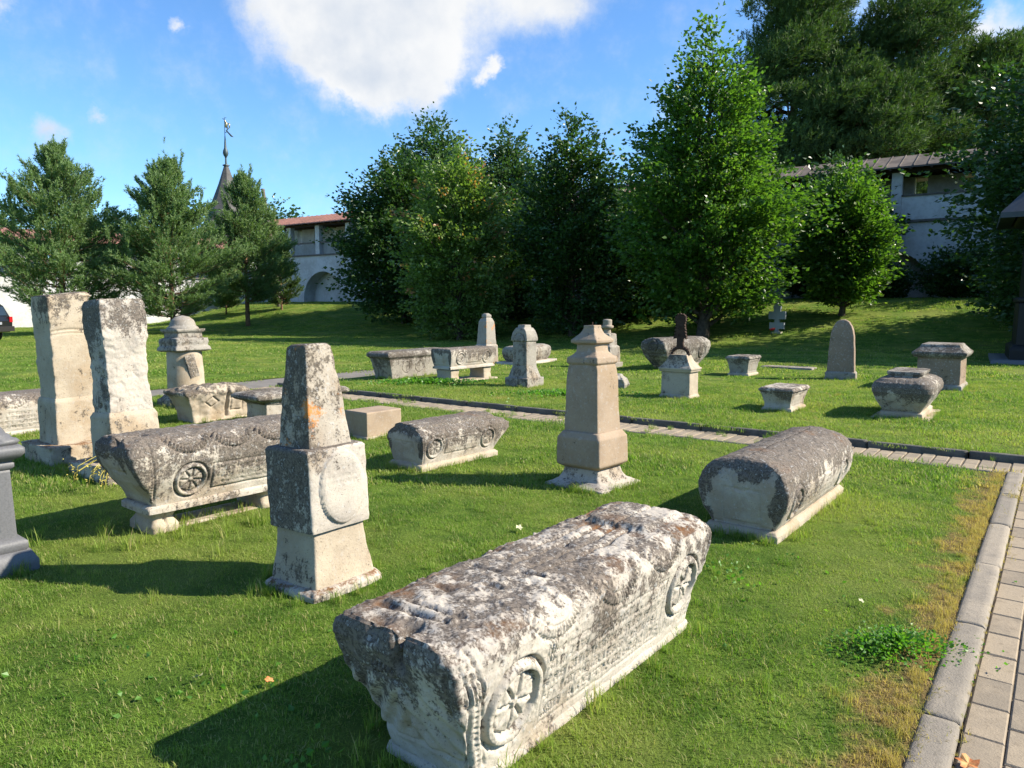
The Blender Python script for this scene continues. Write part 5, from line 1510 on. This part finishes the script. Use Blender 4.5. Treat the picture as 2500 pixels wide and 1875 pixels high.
young_pine('leftmost and fullest young pine above the first tall pillar', at(-24.7, 40.5), 9.9, 4.7, 121, nsub=72, z0=.10)
young_pine('second young pine from the left, between the tall pillars and the column', at(-19.4, 42.0), 9.4, 4.3, 122, nsub=68, z0=.11)
young_pine('third young pine in front of the tower, bare dark trunk on the bank', at(-17.1, 47.5), 9.3, 3.4, 123, nsub=58, z0=.17, mat='pine')
young_pine('small low pine with pale trunk left of the third young pine', at(-21.0, 54.0), 3.6, 1.9, 124, nsub=34, z0=.16)
young_pine('thin young pine at the foot of the wall beside the utility pole', at(-16.6, 53.0), 5.0, 1.3, 125, nsub=20, z0=.1, mat='pine_dark')
big_pine('old pine behind the wall, left part of the dark mass above the tallest linden', (18.4, 51, 1.5), 21.0, 5.8, 131, nclump=72, lean=(1.0, 0), z0=.40)
big_pine('old pine behind the wall, central dome of the dark pine mass', (24.3, 50, 1.5), 19.6, 6.0, 132, nclump=60, lean=(2.0, 0), z0=.36)
big_pine('old pine behind the wall, right shoulder of the dark pine mass', (29.6, 49, 1.5), 16.4, 5.8, 133, nclump=56, lean=(2.4, 0), z0=.34)
big_pine('old pine behind the wall, low skirt of the dark pine mass over the roof', (20.5, 47.5, 1.5), 14.0, 5.4, 134, nclump=80, lean=(1.0, 0), z0=.34)
for i, (x_, y_, h_, r_, s_, lb) in enumerate([(-57, 78, 14.5, 6.5, 141, 'distant round tree behind the wall at the far left edge'), (-47, 84, 13.0, 6, 142, 'distant tree filling the gap between the first and second young pines'),
                                (-36, 80, 14.5, 5, 143, 'distant tree behind the wall right of the second young pine'), (-26.5, 84, 13.5, 3.6, 144, 'distant tree top right of the spire beside the pole'),
                                (-66, 66, 13, 6.5, 145, 'distant tree at the far left outside the picture')]):
    broadleaf(lb, (x_, y_, 0), h_, r_, M['far_tree'], s_, 7000, leaf=.42, z0f=.1, widest=.55, nm='broadleaf_tree', pointed=.6, group='distant trees beyond the wall')
# far-off wood beyond the wall that reads as one mass
rg = np.random.default_rng(77)
n = 26000
xx = rg.uniform(-120, 160, n); yy = 125 + rg.uniform(0, 12, n); hh = 8 + 3.0 * fbm(np.stack([xx * .07, yy * 0, yy * 0], -1), 3, 3)
zz = rg.uniform(0, 1, n) ** .6 * hh
keep = np.abs(xx) < 200
wd_ = obj('far_wood', leaves_mesh('far_wood', np.stack([xx, yy, zz], 1)[keep], rg.normal(0, 1, (n, 3))[keep], 1.5, 1.3, rg), M['far_tree'])
tag(wd_, 'dark far-off wood beyond the fortress wall', 'wood', kind='stuff')

# ------------------------------------------------------------ grass
def blade_tile(name, rad, nb, h, wdt, seed, lean=.5, seg=2):
    rg = np.random.default_rng(seed)
    a = rg.uniform(0, 2 * pi, nb); r = rad * np.sqrt(rg.uniform(0, 1, nb))
    B = np.stack([r * np.cos(a), r * np.sin(a), np.full(nb, -.012)], 1)
    th = rg.uniform(0, 2 * pi, nb)
    D = np.stack([np.cos(th), np.sin(th), np.zeros(nb)], 1)
    S = np.stack([-np.sin(th), np.cos(th), np.zeros(nb)], 1) * (wdt * rg.uniform(.6, 1.3, nb))[:, None]
    H_ = (h * rg.uniform(.45, 1.25, nb))[:, None]
    ln = (lean * rg.uniform(.1, 1.3, nb))[:, None]
    up = np.array([0, 0, 1.])
    m1 = B + up * H_ * .55 + D * H_ * ln * .35
    tp = B + up * H_ * (1 - .25 * ln) + D * H_ * ln * 1.1
    V = np.stack([B - S, B + S, m1 + S * .7, m1 - S * .7, tp], 1).reshape(-1, 3)
    i = np.arange(nb)[:, None] * 5
    Q = i + [0, 1, 2, 3]; T_ = i + [3, 2, 4]
    me = mk(name, V, Q, T_, smooth=False, attrs={'rnd': np.repeat(rg.uniform(0, 1, nb), 5)})
    me.materials.append(M['blade'])
    return me

FOOT = []
for (x_, y_, p_, a_, b_) in [(.174, 3.03, 38.5, .23, .82), (2.126, 5.652, 37.7, .25, .86), (-.70, 7.54, 40, .22, .55), (-1.10, 4.13, 39, .24, .24), (.735, 6.56, 41, .30, .30),
                             (-1.73, 9.02, 39.5, .21, .28), (-4.68, 7.66, 37, .3, .3), (-3.72, 6.98, 38, .3, .3), (-5.26, 11.75, 36, .3, .3), (-4.24, 10.38, 38, .2, .5), (-3.06, 10.15, 39, .22, .58),
                             (-6.35, 9.35, 36, .3, .95), (-3.46, 4.28, 39, .35, .35), (-2.22, 16.45, 37, .26, .9), (-1.0, 15.28, 39, .28, .72), (.24, 14.05, 38, .25, .25), (4.12, 18.3, 46, .25, .6),
                             (2.84, 12.32, 38, .26, .18), (4.10, 10.92, 38, .2, .33), (6.98, 15.45, 30, .28, .17), (5.68, 10.42, 36, .34, .66), (8.14, 13.8, 37, .36, .5), (15.05, 20.2, 32, 1.7, 1.7), (6.9, 18.2, 35, .6, .25)]:
    FOOT.append((x_, y_, p_, a_, b_))
def lawn_ok(x, y):
    u = x * E2[0] + y * E2[1]; v = x * E1[0] + y * E1[1]
    ok = ~((v > 8.31 + .012 * u) & (v < 9.14 + .017 * u) & (u > -12.7))
    ok &= ~((u > -14.02) & (u < -12.70) & (v < 17))
    ok &= ~((u > -.365) & (u < 1.66) & (v < 8.6))
    for (fx, fy, ph, a, b) in FOOT:
        p = R(ph); dx, dy = x - fx, y - fy
        lx = dx * cos(p) - dy * sin(p); ly = dx * sin(p) + dy * cos(p)
        ok &= ~((np.abs(lx) < a) & (np.abs(ly) < b))
    return ok

def scatter(name, d0, d1, density, tiles, smin, smax, seed, label, extra=None):
    rg = np.random.default_rng(seed)
    n = int(density * .5 * 1.9 * (d1 * d1 - d0 * d0)) if extra is None else 0
    if extra is None:
        y = np.sqrt(rg.uniform(d0 * d0, d1 * d1, n)); x = rg.uniform(-.95, .95, n) * y
        r = np.hypot(x, y)
        keep = lawn_ok(x, y)
        # leave out what lies behind the wall
        d = (x - W0[0]) * WN[0] + (y - W0[1]) * WN[1]
        keep &= d > .2
        x, y = x[keep], y[keep]
        sc = rg.uniform(smin, smax, len(x)) * (1 + .55 * fbm(np.stack([x * 1.3, y * 1.3, x * 0], -1), 19, 3))
    else:
        x, y, sc = extra
    z = terrain(x, y)
    pts = np.stack([x, y, z], 1)
    me = bpy.data.meshes.new(name)
    me.vertices.add(len(pts)); me.vertices.foreach_set('co', pts.astype(np.float32).ravel())
    at_ = me.attributes.new('sc', 'FLOAT', 'POINT'); at_.data.foreach_set('value', sc.astype(np.float32))
    o = obj(name, me, None)
    me.materials.append(M['blade'])
    col = bpy.data.collections.new(name + '_tiles')      # never linked: only feeds the instancer
    for t_me in tiles:
        col.objects.link(bpy.data.objects.new('tuft', t_me))
    ng = bpy.data.node_groups.new(name, 'GeometryNodeTree')
    ng.interface.new_socket('Geometry', in_out='INPUT', socket_type='NodeSocketGeometry')
    ng.interface.new_socket('Geometry', in_out='OUTPUT', socket_type='NodeSocketGeometry')
    N = ng.nodes; Lk = ng.links
    gi = N.new('NodeGroupInput'); go = N.new('NodeGroupOutput')
    ci = N.new('GeometryNodeCollectionInfo'); ci.inputs['Collection'].default_value = col
    ci.inputs['Separate Children'].default_value = True; ci.inputs['Reset Children'].default_value = True
    iop = N.new('GeometryNodeInstanceOnPoints'); iop.inputs['Pick Instance'].default_value = True
    rr_ = N.new('FunctionNodeRandomValue'); rr_.data_type = 'FLOAT_VECTOR'
    rr_.inputs[0].default_value = (-.10, -.10, 0); rr_.inputs[1].default_value = (.10, .10, 6.283)
    na = N.new('GeometryNodeInputNamedAttribute'); na.data_type = 'FLOAT'; na.inputs['Name'].default_value = 'sc'
    Lk.new(gi.outputs[0], iop.inputs['Points']); Lk.new(ci.outputs[0], iop.inputs['Instance'])
    Lk.new(rr_.outputs[0], iop.inputs['Rotation']); Lk.new(na.outputs[0], iop.inputs['Scale'])
    Lk.new(iop.outputs[0], go.inputs[0])
    md = o.modifiers.new('tufts', 'NODES'); md.node_group = ng
    tag(o, label, 'grass', kind='stuff')
    return o

near_t = [blade_tile('tuft', .15, 240, .027, .0016, s, .9) for s in (1, 2, 3, 4)]
mid_t = [blade_tile('tuft', .22, 200, .040, .0032, s, .85) for s in (5, 6, 7)]
far_t = [blade_tile('tuft', .45, 170, .042, .008, s, .9) for s in (8, 9, 10)]
tall_t = [blade_tile('tuft', .045, 26, .12, .0022, s, .55) for s in (11, 12, 13)]
scatter('grass', 1.3, 6.2, 95, near_t, .8, 1.25, 201, 'short mown green grass in the foreground lawn')
scatter('grass', 6.2, 15.0, 34, mid_t, .8, 1.3, 202, 'mown grass of the middle lawns around the stones')
scatter('grass', 15.0, 62.0, 3.0, far_t, .8, 1.4, 203, 'grass on the far lawn and the bank')
# longer grass that the mower misses round the feet of the stones
rg = np.random.default_rng(210)
X, Y, S_ = [], [], []
for (fx, fy, ph, a, b) in FOOT:
    if math.hypot(fx, fy) > 19: continue
    n = int((a + b) * 2 * 42)
    t_ = rg.uniform(-1, 1, n); s_ = rg.integers(0, 4, n)
    o_ = .05 + np.abs(rg.normal(0, .03, n))
    lx = np.where(s_ == 0, -(a + o_), np.where(s_ == 1, a + o_, t_ * a)); ly = np.where(s_ == 2, -(b + o_), np.where(s_ == 3, b + o_, t_ * b))
    p = R(ph)
    X.append(fx + lx * cos(p) + ly * sin(p)); Y.append(fy - lx * sin(p) + ly * cos(p)); S_.append(rg.uniform(.35, .95, n))
n = 260
uu = rg.uniform(-8, 10, n); vv = 9.13 + .017 * uu + np.abs(rg.normal(0, .07, n))
X.append(uu * E2[0] + vv * E1[0]); Y.append(uu * E2[1] + vv * E1[1]); S_.append(rg.uniform(.3, .75, n))
n = 420
uu = -.37 - np.abs(rg.normal(0, .05, n)) ; vv = rg.uniform(2, 8.4, n)
X.append(uu * E2[0] + vv * E1[0]); Y.append(uu * E2[1] + vv * E1[1]); S_.append(rg.uniform(.25, .5, n))
n = 420                                   # clumps the mower passed over
yy_ = np.sqrt(rg.uniform(4, 190, n)); xx_ = rg.uniform(-.8, .8, n) * yy_
for q in range(5):
    X.append(xx_ + rg.normal(0, .05, n)); Y.append(yy_ + rg.normal(0, .05, n)); S_.append(rg.uniform(.35, .62, n))
n = 60                                    # tufts between the paving blocks and kerbstones
X.append((-.215 * E2[0] + np.linspace(2, 8, n) * E1[0]) + rg.normal(0, .004, n)); Y.append((-.215 * E2[1] + np.linspace(2, 8, n) * E1[1])); S_.append(rg.uniform(.10, .22, n))
n = 90
X.append(rg.normal(-2.05, .5, n)); Y.append(rg.normal(5.25, .30, n)); S_.append(rg.uniform(.6, 1.3, n))
X, Y, S_ = list(X), list(Y), list(S_)
X, Y, S_ = np.concatenate(X), np.concatenate(Y), np.concatenate(S_)
k_ = (Y > 1.5)
scatter('grass', 0, 0, 0, tall_t, 1, 1, 204, 'longer unmown grass tufts round the feet of the stones and kerbs', extra=(X[k_], Y[k_], S_[k_]))

# clover and weeds
def weed_patch(label, cx, cy, rx, ry, n, leaf, hgt, seed, mat, ang=0.0, nm='clover_patch', cat='weeds'):
    rg = np.random.default_rng(seed)
    a = rg.uniform(0, 2 * pi, n); r = np.minimum(1.7, np.abs(rg.normal(0, .62, n))) * (1 + .3 * fbm(np.stack([np.cos(a) * 2, np.sin(a) * 2, a * 0], -1), seed, 2))
    x = rx * r * np.cos(a); y = ry * r * np.sin(a)
    X_, Y_ = cx + x * cos(ang) - y * sin(ang), cy + x * sin(ang) + y * cos(ang)
    z = terrain(X_, Y_) + rg.uniform(.25, 1, n) * hgt * np.clip(1 - .45 * r ** 2, .12, 1)
    D = np.stack([np.cos(a + rg.normal(0, 1, n)), np.sin(a), rg.uniform(.1, .6, n)], 1)
    o = obj(nm, leaves_mesh(nm, np.stack([X_, Y_, z], 1), D, leaf, leaf * .85, rg, 0.0), mat)
    return tag(o, label, cat, kind='stuff')
M['clover'] = leaf_mat('clover_leaf', (.06, .17, .02), (.10, .24, .03), (.20, .32, .05), rough=.45)
weed_patch('bright leafy clover patch spilling over the kerb at lower right', 1.78, 3.25, .28, .17, 1500, .020, .085, 301, M['clover'], R(10))
weed_patch('low leafy weeds on the far lawn before the grey stele', .9, 12.6, 1.3, .6, 700, .05, .08, 302, M['clover'])
weed_patch('weeds round the feet of the two-footed sarcophagus', -1.6, 14.4, 1.2, .45, 900, .06, .12, 303, M['clover'])
weed_patch('small broad weed leaves scattered in the foreground lawn', -1.35, 2.9, 1.3, .7, 60, .032, .025, 304, M['clover'])
weed_patch('broadleaf weeds scattered through the lawn right of the big sarcophagus', 1.3, 4.2, .9, 1.3, 90, .028, .03, 305, M['clover'])
weed_patch('dark weed leaves in the shadow of the big sarcophagus', -.75, 2.35, .5, .45, 40, .032, .03, 306, M['clover'])
# wilted yellow weed by the second pillar
T = thing('wilted_weed', 'wilted yellow weed leaning over the low base stone left of the raised sarcophagus', 'weed', (-3.55, 6.18, 0))
M['yellow'] = simple_mat('wilted_yellow', (.42, .36, .08), .8, .3, 30)
rg = np.random.default_rng(5)
pp_ = []; ll = []
for q in range(9):
    a = rg.uniform(-1.2, 1.2) - 1.3
    tip = np.array([cos(a) * .16 - .05, sin(a) * .12, .10 + rg.uniform(0, .16)])
    base_ = np.array([.12 + rg.normal(0, .03), .05, .27])
    pp_.append(tube([base_, (base_ + tip) / 2 + (0, 0, .06), tip, tip + (-.02, 0, -.08)], .0035, 4))
    for s_ in range(12):
        ll.append(tip + rg.normal(0, .035, 3))
v_, q_ = join(pp_); obj('stalks', mk('stalks', v_, q_), M['yellow'], T)
o_ = obj('seed_heads', leaves_mesh('seed_heads', np.array(ll), rg.normal(0, 1, (len(ll), 3)), .022, .014, rg), M['yellow'], T); o_['kind'] = 'stuff'

# fallen leaves
M['fallen'] = simple_mat('fallen_leaf', (.42, .15, .05), .7, .35, 40, col2=(.5, .28, .10))
M['fallen_pale'] = simple_mat('pale_fallen_leaf', (.50, .50, .30), .7, .3, 40)
def fallen(label, x, y, s, mat, seed, z=None):
    rg = np.random.default_rng(seed)
    th = np.linspace(0, 2 * pi, 17)[:-1]
    rr_ = s * (.62 + .38 * np.abs(np.cos(th * 2.5))) * rg.uniform(.9, 1.1, 16)
    V = [(0, 0, 0)] + [(rr_[i] * cos(th[i]), rr_[i] * sin(th[i]), .35 * rr_[i] * sin(th[i] * 2 + seed) ** 2) for i in range(16)]
    Tt = [(0, 1 + i, 1 + (i + 1) % 16) for i in range(16)]
    o = obj('fallen_leaf', mk('fallen_leaf', V, None, Tt, smooth=False), mat, None, (x, y, gz(x, y) + .035 if z is None else z), (rg.normal(0, .3), rg.normal(0, .3), rg.uniform(0, 6)))
    return tag(o, label, 'leaf', group='fallen leaves')
fallen('orange fallen leaf on the brick path at the bottom right corner', 1.60, 2.41, .04, M['fallen'], 1, .005)
fallen('reddish fallen leaf on the grass left of the big sarcophagus', -1.02, 2.92, .022, M['fallen'], 2)
fallen('orange fallen leaf at the bottom edge left of the large shadow', -1.03, 2.22, .022, M['fallen'], 3)
fallen('pale upright leaf in the middle of the left foreground lawn', -1.33, 2.95, .022, M['fallen_pale'], 4)
fallen('yellowish fallen leaf on the lawn between the tan pillar and the middle sarcophagus', .12, 7.4, .035, M['fallen_pale'], 5)
fallen('cream fallen leaf on the lawn just above the big sarcophagus', .05, 5.05, .03, M['fallen_pale'], 6)
fallen('white fallen petal on the grass near the right kerb', 1.86, 3.75, .018, M['fallen_pale'], 7)
